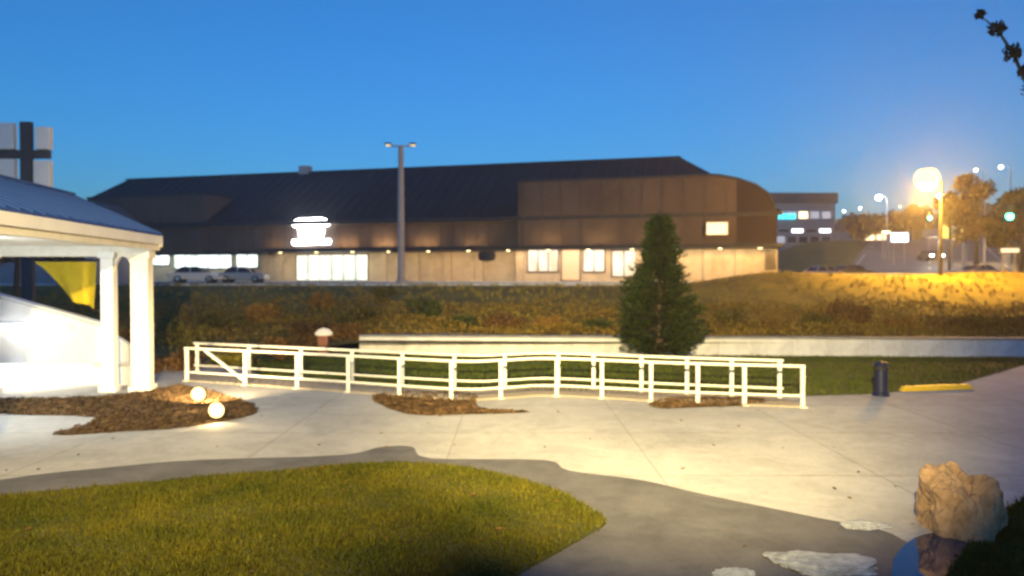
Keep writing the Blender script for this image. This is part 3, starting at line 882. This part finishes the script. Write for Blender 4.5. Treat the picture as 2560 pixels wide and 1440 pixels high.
# cream box sign
bs = sx(1792,-1.1)
bx = thing('box_sign', 'small square cream lit sign on the right end of the store', 'sign', Vector((L.x,L.y,PZ))+dv*bs+nv*(-1.1)+Vector((0,0,zz(572,bs,-1))), srz)
hw = (sx(1820,-1)-sx(1764,-1))/2; hh = (zz(555,bs,-1)-zz(589,bs,-1))/2
MB().boxb(-hw,hw,-.2,.03,-hh,hh).build('cabinet', M['tan'], bx, bevel=.03)
MB().boxb(-hw+.08,hw-.08,-.215,-.202,-hh+.08,hh-.08).build('face', E_['boxsign'], bx)
# dark hanging lantern board under the canopy
hg = thing('hanging_sign', 'dark oval sign hanging under the store canopy', 'sign', Vector((L.x,L.y,PZ))+dv*sx(1225,-2)+nv*(-3.0)+Vector((0,0,2.9)), srz)
MB().lathe([(.2,-.05),(.75,-.12),(.85,-.45),(.72,-.85),(.2,-.95)],16).build('board', M['dark'], hg, smooth=True).scale = (1,.25,1)
for s in (-.4,.4): MB().tube([(s,0,-.15),(s,0,.06)],.025,6).build('hanger', M['dark'], hg)

# parking lot and kerb
lot = []
MB_lot = MB()
MB_lot.add([(-60,48.5,PZ+.008),(12,48.5,PZ+.008),(16,60,PZ+.008),(22.3,61,PZ+.008),(L.x,79.4,PZ+.008),(-60,83,PZ+.008)], [(0,1,2,3,4,5)])
tag(MB_lot.build('parking_lot', M['tarmac']), kind='structure')
MB().boxb(-55,11.5,48.25,48.5,PZ-.1,PZ+.13).build('kerb', M['concrete2']); tag(bpy.data.objects['kerb'], kind='structure')
for i in range(16):
    x = -38+i*2.8
    o = MB().boxb(-.06,.06,0,5,PZ+.010,PZ+.014).build('parking_line', M['line'], bpy.data.objects['parking_lot'], (x,52,0)); 
MB().boxb(-1.5+s_l,SL,-3.6,-.004,0.0,.14).build('shop_pavement', M['concrete2'], shop)

# lamp pole in front of the store
pp = at(1003,705,54)
tp = thing('lamp_pole', 'tall dull grey lamp pole rising above the store roof', 'lamp post', (pp.x,54,PZ))
ph = at(1003,366,54).z-PZ
MB().lathe([(.36,0),(.36,.35),(.27,.4),(.24,ph*.6),(.19,ph)],12).build('pole', M['pole'], tp, smooth=True)
MB().boxb(-.9,.9,-.06,.06,ph-.02,ph+.08).build('crossarm', M['steel'], tp)
for s in (-1,1):
    h_ = MB().boxb(s*.9-.22,s*.9+.22,-.45,.3,ph+.06,ph+.2).build('lamp_head', M['dark'], tp, bevel=.02)
    MB().boxb(s*.9-.17,s*.9+.17,-.40,.2,ph+.045,ph+.058).build('lens', E_['boxsign'], h_)

# ---------------------------------------------------------------- cars
def car(label, X, Y, rz, paint, z=None, lights=False, group='cars by the store'):
    t = thing('parked_car' if not lights else 'approaching_car', label, 'car', (X,Y,(terrain(X,Y) if z is None else z)+.01), rz, group)
    prof = [(-2.2,.32),(-2.22,.62),(-2.1,.86),(-1.75,.93),(1.05,.95),(1.95,.82),(2.18,.66),(2.2,.32)]
    cab = [(-1.72,.93),(-1.2,1.40),(-.95,1.46),(.2,1.45),(.5,1.38),(1.12,.95)]
    b = MB()
    n = len(prof)
    vs = []
    for y, k in ((-.86,.97),(-.80,1.0),(.80,1.0),(.86,.97)):
        pass
    b.prism(prof, -.86, .86)
    body = b.build('body', paint, t, bevel=.07)
    c = MB(); n = len(cab); vs = []
    for sgn in (-1,1):
        for x, z_ in cab: vs.append((x, sgn*(.80-.22*(z_-.93)/.5), z_))
    fs = [tuple(range(n)), tuple(range(n,2*n))[::-1]] + [((i+1)%n,i,i+n,(i+1)%n+n) for i in range(n)]
    c.add(vs, fs); c.build('cabin', M['glass'], t, bevel=.03)
    MB().add([(-1.2,-.62,1.415),(-.95,-.6,1.48),(.2,-.6,1.47),(.5,-.63,1.395),(-1.2,.62,1.415),(-.95,.6,1.48),(.2,.6,1.47),(.5,.63,1.395)],[(0,1,5,4),(1,2,6,5),(2,3,7,6)]).build('roof', paint, t)
    for sgn in (-1,1):
        for x0,z0,x1,z1 in ((-1.68,.95,-1.16,1.40),(-.28,.95,-.30,1.44),(.48,1.39,1.10,.96)):
            MB().bar((x0,sgn*.80,z0),(x1,sgn*.615,z1),.06,.05).build('pillar', paint, t)
    for x in (-1.35,1.35):
        for sgn in (-1,1):
            w = MB(); w.lathe([(.20,-.1),(.33,-.1),(.34,-.05),(.34,.05),(.33,.1),(.20,.1)],16)
            o = w.build('wheel', M['rubber'], t, smooth=True); o.rotation_euler = (pi/2,0,0); o.location = (x,sgn*.79,.33)
            r = MB().lathe([(.02,-.112),(.20,-.104),(.20,.104),(.02,.112)],12).build('rim', M['chrome'], o)
    for sgn in (-1,1):
        MB().boxb(2.13,2.22,sgn*.66-.2,sgn*.66+.2,.60,.74).build('headlight', E_['head'] if lights else M['chrome'], t, bevel=.02)
        MB().boxb(-2.235,-2.15,sgn*.66-.18,sgn*.66+.18,.64,.80).build('tail_light', M['brick'], t, bevel=.02)
    return t
def carat(label, px, Y, *a, **k):
    return car(label, (px-1280)/F*Y, Y, *a, **k)
carat('white parked car below the left lit shop windows', 490, 66, R(8), M['car_white'], PZ)
carat('silver parked car right of the white one in front of the store', 608, 68, R(2), M['car_silver'], PZ)

# ---------------------------------------------------------------- right side: street, hill, lamps
def road(name, c0, c1, hw0, hw1, m, dz, y0=54, y1=190, n=60):
    mb = MB()
    for j in range(n+1):
        t = j/n; Y = y0+(y1-y0)*t; xc = c0+(c1-c0)*t; h = hw0+(hw1-hw0)*t
        for i in range(9):
            X = xc+h*(i/4-1); mb.v.append((X,Y,terrain(X,Y)+dz))
    mb.f = [(j*9+i,j*9+i+1,(j+1)*9+i+1,(j+1)*9+i) for j in range(n) for i in range(8)]
    o = mb.build(name, m); 
    for p in o.data.polygons: p.use_smooth = True
    return tag(o, kind='structure')
road('road', 31, 108, 10, 11, M['roadhill'], .07)
def roadline(off, y0, y1):
    mb = MB()
    for j in range(9):
        Y = y0+(y1-y0)*j/8; X = 31+77*(Y-54)/136+off
        for dx in (-.09,.09): mb.v.append((X+dx,Y,terrain(X+dx,Y)+.082))
    mb.f = [(j*2,j*2+1,j*2+3,j*2+2) for j in range(8)]
    return mb.build('lane_marking', M['line'], bpy.data.objects['road'])
for k in range(14): roadline(0, 58+k*9, 58+k*9+4)
for off in (-9.4, 9.4): roadline(off, 56, 186)

def lamp_post(label, px, py, D, e, c, em_, r=.22, energy=0, col='steel', arm=1.2, group='street lamps'):
    p = at(px, py, D); z0 = terrain(p.x, D)
    t = thing('street_lamp', label, 'street lamp', (p.x+arm, D, z0), 0, group)
    h = p.z - z0
    MB().lathe([(.14,0),(.12,.5),(.09,h*.6),(.06,h-.3)],10).build('pole', M[col], t, smooth=True)
    MB().tube([(0,0,h-.35),(-arm*.3,0,h+.05),(-arm*.7,0,h+.16),(-arm,0,h+.16)],.045,8).build('arm', M[col], t, smooth=True)
    MB().lathe([(.04,.24+r*.3),(r*.5,.16+r*.35),(r*.66,r*.5)],14,(-arm,0,h)).build('hood', M['dark'], t, smooth=True)
    g = MB().lathe([(max(.01,r*sin(pi*k/10)), -r*cos(pi*k/10)-r*.25) for k in range(0,9)],16,(-arm,0,h)).build('globe', em_, t, smooth=True)
    if energy:
        light('lamp_light', 'POINT', (-arm,-.02,h-r*1.3-.25), energy, c, t, shadow_soft_size=r)
    return t
lamp_post('amber sodium street lamp glowing brightest above the verge', 2318, 440, 46, 0, (1,.50,.05), E_['sodium'], .74, 24000, 'dark', .9)
lamp_post('white street lamp left of the amber one, low over the far roofs', 2197, 492, 105, 0, (1,1,1), E_['led'], .36, 500)
lamp_post('white street lamp just below and right of the amber lamp', 2352, 489, 88, 0, (1,1,1), E_['led'], .34, 500)
lamp_post('small far street lamp highest on the right above the amber tree', 2440, 424, 95, 0, (1,.7,.3), E_['bandlight'], .22)
lamp_post('small far street lamp near the right picture edge', 2502, 417, 90, 0, (1,.9,.7), E_['led'], .16)
for i, (px, py, D) in enumerate(((2110,527,165),(2150,520,172),(2250,516,150),(2300,513,140),(2236,527,155))):
    lamp_post(['tiny far lamp leftmost of the hill row','tiny far lamp second of the hill row','tiny far lamp third of the hill row left of amber glow','tiny far lamp last of the hill row under amber glow','tiny far lamp lowest of the hill row'][i], px, py, D, 0, (1,1,1), E_['led'] if i<2 else E_['bandlight'], .16)

def signal(label, px, py, D, r=.17):
    p = at(px,py,D); z0 = terrain(p.x+2.4,D)
    t = thing('traffic_light', label, 'traffic light', (p.x+2.4,D,z0), 0, 'traffic lights at the junction')
    h = p.z-z0
    MB().lathe([(.13,0),(.10,h+1.1)],10).build('pole', M['dark'], t, smooth=True)
    MB().tube([(0,0,h+.95),(-2.5,0,h+1.05)],.06,8).build('mast_arm', M['dark'], t)
    hd = MB().boxb(-2.65,-2.15,-.2,.12,h-r-.12,h+.95).build('signal_head', M['dark'], t, bevel=.03)
    MB().boxb(-2.85,-1.95,.122,.14,h-r-.3,h+1.1).build('backplate', M['dark'], t)
    for k, m in ((0,E_['green']),(1,M['rubber']),(2,M['rubber'])):
        l = MB().lathe([(.01,0),(r*.8,.02),(r,.05)],14).build('lens', m, hd); l.location = (-2.4,-.26,h+k*.37); l.rotation_euler = (-pi/2,0,0)
    light('signal_glow', 'POINT', (-2.4,-.6,h), 40, (.1,1,.6), t, shadow_soft_size=.15)
signal('green traffic light largest and nearest at the right edge', 2520, 541, 62, .32)
signal('smaller green traffic light below the amber street lamp', 2322, 545, 84, .22)

# grey apartment block with cyan sign
def block(label, p0, p1, ytop, D, z0, dpt, wallm, roofm, name='apartment_block', par=.9):
    a, b = at(p0,ytop,D), at(p1,ytop,D)
    t = thing(name, label, 'building', (a.x,D,z0))
    w, h = b.x-a.x, a.z-z0
    MB().boxb(0,w,0,dpt,-1.5,h-par).build('wall', wallm, t)
    MB().boxb(-.4,w+.4,-.4,dpt+.4,h-par+.003,h).build('roof', roofm, t)
    return t, w, h
gb, gw, gh = block('grey flat roofed block with a cyan sign beyond the store', 1900, 2088, 482, 140, terrain(55,140), 14, M['grey2'], M['slate'], par=2.0)
def winrow(t, w, z0, z1, n, m, lit, mlit, x0=.6):
    for k in range(n):
        xa = x0+(w-2*x0)*k/n+.25; xb = x0+(w-2*x0)*(k+1)/n-.25
        f = MB().boxb(xa-.08,xb+.08,-.06,-.003,z0-.08,z1+.08).build('window', M['white'], t)
        MB().boxb(xa,xb,-.075,-.062,z0,z1).build('pane', mlit if k in lit else m, f)
E_['dimwin'] = emit('dim_window', (.75,.75,.85), .55)
winrow(gb, gw, gh-4.9, gh-3.6, 6, E_['dimwin'], (3,), E_['warmwin'])
winrow(gb, gw, gh-7.6, gh-6.9, 5, M['glass'], (2,4), E_['whitesign'])
winrow(gb, gw, gh-9.6, gh-8.3, 6, M['glass'], (1,), E_['dimwin'])
MB().boxb(2.2,6.7,-.35,-.08,gh-5.1+.15,gh-4.1).build('cyan_sign', E_['cyan'], gb)

# houses on the hill
def house(label, px, ybase, D, w, h, rh, wm, rm, lit=(0,)):
    p = at(px,ybase,D); z0 = terrain(p.x,D)
    t = thing('house', label, 'house', (p.x,D,z0), random.uniform(-.15,.15), 'houses on the hill')
    MB().boxb(-w/2,w/2,0,8,-1,h).build('wall', wm, t)
    MB().prism([(-w/2-.4,h+.003),(w/2+.4,h+.003),(w/2*.55,h+rh),(-w/2*.55,h+rh)],-.4,8.4).build('roof', rm, t)
    winrow(t, w, 1.0, 2.3, 3, M['glass'], lit, E_['warmwin'])
    MB().boxb(w*.2,w*.2+.7,3,3.7,h+rh*.3,h+rh+.8).build('chimney', M['brick'], t)
house('grey house with dark roof right of the flat roofed block', 2125, 600, 176, 9, 3.2, 3.0, M['grey'], M['slate'], (1,2))
house('tan house on the hill under the left white street lamp', 2215, 600, 180, 10, 3.4, 3.4, M['tan'], M['slate'], (0,))
house('brown house on the hill below the amber glow', 2330, 600, 170, 10, 3.6, 3.2, M['brown'], M['slate'], (1,))
house('pale house on the hill at the right edge', 2520, 600, 150, 11, 4.2, 3.2, M['grey'], M['slate'], (2,))

# trees on the right
def tat(px, D): return (px-1280)/F*D
for px, D, h, w, m, lab in ((2150,128,5.5,7.5,'leaf_brown','brown bushy tree right of the grey flat roofed block'),
    (2235,132,6.0,7,'leaf_amber','low amber tree on the hill left of the white sign board'),
    (2440,84,11.5,8.5,'leaf_amber','amber lit tree filling the sky right of the street lamp'),
    (2555,66,9.5,6.0,'leaf_olive','dark olive tree at the right edge beside the green traffic light'),
    (2390,120,9.5,9,'leaf_amber','broad amber tree behind the yellow sign'),
    (2640,80,11,9,'leaf_olive','olive tree just beyond the right edge of the road'),
    (2290,150,8,8,'leaf_brown','brown tree far up the hill below the street lamps')):
    tree(lab, tat(px,D), D, h, w, M[m], leaf=.26 if D < 90 else .36)
# trees behind the store and at far left
for px, D, h, w, m, lab in ((1995,170,9,9,'leaf_dark','dark tree behind the grey flat roofed block'),):
    tree(lab, tat(px,D), D, h, w, M[m], leaf=.4)
for px, D, h, w, m, lab in ((40,40,6.5,5,'leaf_brown','brown tree seen through the pavilion at the left edge'),
    (150,46,5.0,4.5,'leaf_olive','olive tree in front of the grey boarded house at far left')):
    tree(lab, tat(px,D), D, h, w, M[m], leaf=.2, n=2200, group='trees behind the pavilion')

# road signs
def board(name, label, px0, px1, py0, py1, D, m, legs=2):
    a, b = at(px0,py1,D), at(px1,py0,D); z0 = terrain((a.x+b.x)/2, D)
    t = thing(name, label, 'sign', ((a.x+b.x)/2,D,z0)); w = (b.x-a.x)/2
    MB().boxb(-w,w,0,.25,a.z-z0,b.z-z0).build('cabinet', M['dark'], t, bevel=.03)
    MB().boxb(-w+.06,w-.06,-.014,-.002,a.z-z0+.06,b.z-z0-.06).build('face', m, t)
    for s in ((-.6*w,.6*w) if legs == 2 else (0,)):
        MB().tube([(s,.12,-.2),(s,.12,a.z-z0+.05)],.09,8).build('leg', M['steel'], t)
board('road_sign', 'square white lit sign board beside the far road', 2226, 2272, 581, 606, 92, E_['whitesign'])
board('shop_sign', 'square yellow lit sign under the amber trees', 2348, 2412, 562, 596, 90, E_['yellow'], 1)
board('road_sign', 'small tan board low beside the road at the right edge', 2500, 2550, 619, 633, 60, E_['boxsign'])
board('road_sign', 'thin orange lit strip sign left of the square white sign', 2204, 2226, 577, 584, 100, E_['bandlight'])

# fuel canopy
ca, cbp = at(2400,585,88), at(2640,585,88); cz0 = terrain(tat(2500,88),88)
fc = thing('fuel_canopy', 'flat canopy with an orange lit band and light strip at the right edge', 'canopy', (ca.x,88,cz0))
cw, ch = cbp.x-ca.x, ca.z-cz0
MB().boxb(0,cw,0,8,ch,ch+.95).build('roof', M['grey2'], fc)
MB().boxb(cw*.45,cw+.02,-.08,-.003,ch+.02,ch+.95).build('orange_band', E_['orangeband'], fc)
MB().boxb(0,cw,-.16,-.084,ch+.32,ch+.52).build('light_strip', E_['bandlight'], fc)
for x in (1.5,cw-1.5):
    for y in (1.5,6.5): MB().boxb(x-.2,x+.2,y-.2,y+.2,-1,ch-.003).build('column', M['steel'], fc)
light('canopy_light', 'AREA', (cw/2,3.5,ch-.1), 700, (1,.7,.35), fc, shape='RECTANGLE', size=cw*.8, size_y=5, target=(cw/2,3.5,0))
carat('car with bright white headlights coming down the far road', 2325, 98, R(262), M['car_dark'], None, True, 'cars on the far road')
hl = at(2325,603,96); light('headlight_glow','SPOT',hl,1500,(1,.95,.9),None,spot_size=R(60),spot_blend=.6,shadow_soft_size=.2,target=(hl.x-3,hl.y-14,hl.z-1.5))
for px, Y, rz, p, lab in ((2060,74,R(20),'car_silver','silver car stopped on the road beyond the store corner'),(2130,76,R(18),'car_dark','dark car on the road right of the silver one'),(2440,70,R(200),'car_silver','silver car at the right under the tan board')):
    carat(lab, px, Y, rz, M[p], None, False, 'cars on the far road')
gr = thing('guard_rail', 'pale metal guard rail along the near edge of the road', 'guard rail', (0,0,0))
pts = []
for i in range(26):
    X = 23+i*.85; Y = 55.5+.05*i; pts.append((X,Y,terrain(X,Y)))
MB_g = MB()
for a, b in zip(pts, pts[1:]):
    MB_g.bar((a[0],a[1],a[2]+.62),(b[0],b[1],b[2]+.62),.06,.28)
MB_g.build('beam', M['steel'], gr)
for a in pts[::3]: MB().boxb(a[0]-.06,a[0]+.06,a[1]+.06,a[1]+.16,a[2]-.2,a[2]+.72).build('post', M['steel'], gr)

# ---------------------------------------------------------------- far left: pylon sign and grey house
D = 34; b0 = at(68,470,D)
py = thing('pylon_sign', 'tall dark pylon carrying four white panels above the pavilion roof', 'sign', (b0.x,D,terrain(b0.x,D)))
z0 = terrain(b0.x,D)
zt = at(68,305,D).z-z0
MB().boxb(-.26,.26,-.12,.12,0,zt).build('mast', M['slate'], py, bevel=.02)
zb0, zb1 = at(0,396,D).z-z0, at(0,376,D).z-z0
MB().boxb(-1.65,1.05,-.15,.15,zb0,zb1).build('crossbar', M['slate'], py)
M['panel'] = mat('white_sign_panel', (.74,.76,.80), .5, (.80,.81,.84), 1)
for x0p, x1p, y0p, y1p in ((-22,38,308,374),(92,128,318,374),(-22,40,398,452),(88,128,402,470)):
    a, b = at(x0p,y1p,D), at(x1p,y0p,D)
    MB().boxb(a.x-b0.x,b.x-b0.x,-.14,.14,a.z-z0,b.z-z0).build('panel', M['panel'], py, bevel=.02)
gb2 = thing('boarded_house', 'pale grey boarded house seen through the pavilion', 'house', (tat(-170,56),56,2.4))
w = tat(235,56)-tat(-170,56); h = at(0,548,56).z-2.4
for k in range(int((h-.2)/.38)):
    MB().boxb(0,w,-.02-.006*(k%2),7,k*.38-.4 if k == 0 else k*.38,k*.38+.372).build('board', M['grey'], gb2)
MB().prism([(-.4,h-.2),(w+.4,h-.2),(w-2,h+1.7),(2,h+1.7)],-.5,7.5).build('roof', M['slate'], gb2)
for x in (3.0,5.6,8.4,10.6):
    f = MB().boxb(x-.6,x+.6,-.10,-.03,2.5,4.0).build('window', M['white'], gb2)
    MB().boxb(x-.5,x+.5,-.115,-.102,2.6,3.9).build('pane', E_['dimwin'], f)
lw = thing('wall_lamp', 'bright white lamp on the grey house at the left edge', 'lamp', at(12,533,55.8))
MB().boxb(-.5,.5,-.1,.15,.09,.16).build('hood', M['dark'], lw)
MB().boxb(-.45,.45,-.1,.08,-.05,.085).build('tube', E_['led'], lw, bevel=.02)

# ---------------------------------------------------------------- small things near the walkway
# brick path light
q = gnd(810,886); pl_ = thing('path_light', 'small brick pedestal with a lit cream cap left of the retaining wall', 'path light', (q.x,q.y,0))
hz = at(810,838,q.y).z
for k in range(7):
    zc = hz/7
    for s in (0,1):
        MB().boxb(-.19+s*.192,-.002+s*.192,-.19,.19,k*zc+.003,(k+1)*zc-.004).build('brick', M['brick'], pl_)
MB().lathe([(.30,hz),(.34,hz+.04),(.34,hz+.10),(.22,hz+.22),(.05,hz+.28)],16).build('cap', emit('lit_cream_cap',(1,.78,.45),.8), pl_, smooth=True)
# navy bollard
q = gnd(2202,989); bo = thing('bollard', 'dark navy bollard at the grass edge right of the walkway', 'bollard', (q.x,q.y,0))
hb = at(2202,905,q.y).z
MB().lathe([(.21,0),(.21,.06),(.165,.09),(.155,hb-.2)],18).build('shaft', M['navy'], bo, smooth=True)
MB().lathe([(.175,hb-.2),(.19,hb-.18),(.19,hb-.12),(.16,hb-.10)],18).build('collar', M['dark'], bo, smooth=True)
MB().lathe([(.16,hb-.10),(.17,hb-.05),(.12,hb),(.02,hb+.02)],18).build('cap', M['navy'], bo, smooth=True)
# yellow kerb stop
a, b = gnd(2250,978), gnd(2430,972)
d = b-a; ks = thing('kerb_stop', 'long yellow kerb stop lying on the path beside the bollard', 'kerb stop', a, math.atan2(d.y,d.x))
MB().prism([(0,0),(d.length,0),(d.length-.12,.13),(.12,.13)],-.09,.09).build('block', M['yellow'], ks, bevel=.015)
for x in (.4,d.length-.4): MB().lathe([(.03,.128),(.03,.142)],8,(x,0,0)).build('bolt', M['dark'], ks)

# boulders, slabs and the pool at the lower right
def rockmesh(seed, sx_, sy_, sz_, sub=4, rough=.3):
    rnd = random.Random(seed)
    from mathutils import noise
    bm = bmesh.new(); bmesh.ops.create_icosphere(bm, subdivisions=5, radius=1)
    ks_ = [(Vector((rnd.gauss(0,1),rnd.gauss(0,1),rnd.gauss(0,1))).normalized(), rnd.uniform(.60,.92)) for _ in range(15)]
    for v in bm.verts:
        d = v.co.normalized(); r = 1.0
        for nrm, c in ks_:
            k = d.dot(nrm)
            if k > .05: r = min(r, c/k)
        r += rough*.10*sin(d.x*7+seed)*sin(d.y*6+1)*sin(d.z*8) + .018*sin(d.x*19+seed)*sin(d.y*17)*sin(d.z*21+2)
        q_ = d + Vector((seed*3.1, seed, 0))
        r += .16*(noise.fractal(q_*1.7, 1.0, 2.1, 6)) - .10*abs(noise.noise(q_*3.3)) + .05*noise.ridged_multi_fractal(q_*2.6, 1.0, 2.0, 4, 1.0, 2.0) - .05
        v.co = Vector((d.x*r*sx_, d.y*r*sy_, d.z*r*sz_))
    me = bpy.data.meshes.new('rock'); bm.to_mesh(me); bm.free()
    return me
def boulder(label, px, py, w, dpt, h, m, seed, name='boulder'):
    q = gnd(px,py); me = rockmesh(seed, w/2, dpt/2, h); me.materials.append(m)
    o = bpy.data.objects.new(name, me); COL.objects.link(o); o.location = (q.x,q.y,h*.15)
    return tag(o, label, 'rock', 'rocks at the lower right')
boulder('large tan boulder with rounded top at the lower right', 2405, 1322, 1.12, 1.15, .80, M['rock'], 5)
boulder('flat pale blue grey slab at the bottom edge left of the pool', 2045, 1412, 1.25, .75, .10, M['palerock'], 8, 'stone_slab')
boulder('small pale slab between the boulder and the grey path', 2160, 1316, .85, .35, .06, M['palerock'], 12, 'stone_slab')
boulder('narrow grey stone lying on the path at the bottom edge', 1830, 1436, .5, .3, .06, M['palerock'], 21, 'stone_slab')
pool = smoothpoly(gp([(2235,1400),(2290,1345),(2370,1332),(2440,1350),(2400,1440),(2330,1520),(2240,1500)]), 4)
M['water'] = mat('pool_water', (.012,.03,.075), .03, spec=.5)
sheet('pool_water', pool, .010, M['water'])
gr2 = smoothpoly(gp([(2700,1215),(2560,1255),(2470,1310),(2420,1370),(2370,1445),(2340,1560),(2900,1700),(3000,1250)]), 4)
lawn2 = MB(); lawn2.slab(gr2, 0.0, .03); lawn2 = lawn2.build('lawn', M['grassbase']); tag(lawn2, kind='structure')
blades('grass', gr2, 14000, .07, .025, .010, vis, 'dark grass in the bottom right corner beside the boulder')

# overhanging branch at the top right from a tree outside the picture
o0 = Vector((13.6,12.6,0))
bt_ = thing('overhanging_tree', 'leafy branch tip reaching in at the top right corner', 'tree', o0)
tips = [at(2446,36,12.0), at(2492,72,12.0), at(2532,132,12.0), at(2575,228,12.0)]
MB().tube([(0,0,0),(.1,0,3.6),(0,0,8.6)],[.24,.18,.06],10).build('trunk', M['bark'], bt_, smooth=True)
MB().tube([(0.05,0,4.6),(tips[3]-o0)+Vector((2.2,0,-.9)),tips[3]-o0,tips[2]-o0,tips[1]-o0,tips[0]-o0],[.08,.06,.035,.026,.018,.006],7).build('branch', M['bark'], bt_, smooth=True)
cl = [((q-o0),r_) for q, r_ in ((tips[1],.15),(tips[2],.16),(tips[3]+Vector((.1,0,.03)),.22),((tips[2]+tips[3])/2+Vector((.08,0,0)),.13),(tips[0]+Vector((.04,0,0)),.07))]
leaf_cloud(420, ball_points([((c.x,c.y,c.z),r_) for c, r_ in cl]), .055).build('leaves', M['leaf_dark'], bt_)
cl2 = [((random.uniform(-1.6,2.4),random.uniform(-1.5,1.5),random.uniform(6.0,9.6)),random.uniform(.6,1.0)) for _ in range(14)]
leaf_cloud(2600, ball_points(cl2), .11).build('crown', M['leaf_dark'], bt_)

# ---------------------------------------------------------------- evening haze
hm = bpy.data.materials.new('haze'); hm.use_nodes = True
hn = hm.node_tree; hn.nodes.remove(hn.nodes['Principled BSDF'])
pv = hn.nodes.new('ShaderNodeVolumePrincipled')
pv.inputs['Color'].default_value = (.97,.91,.95,1); pv.inputs['Density'].default_value = .0012; pv.inputs['Anisotropy'].default_value = .7
hn.links.new(pv.outputs[0], hn.nodes['Material Output'].inputs['Volume'])
hz_ = MB().boxb(-1850,1850,-650,2550,-1.4,27).build('haze', hm); tag(hz_, kind='stuff')
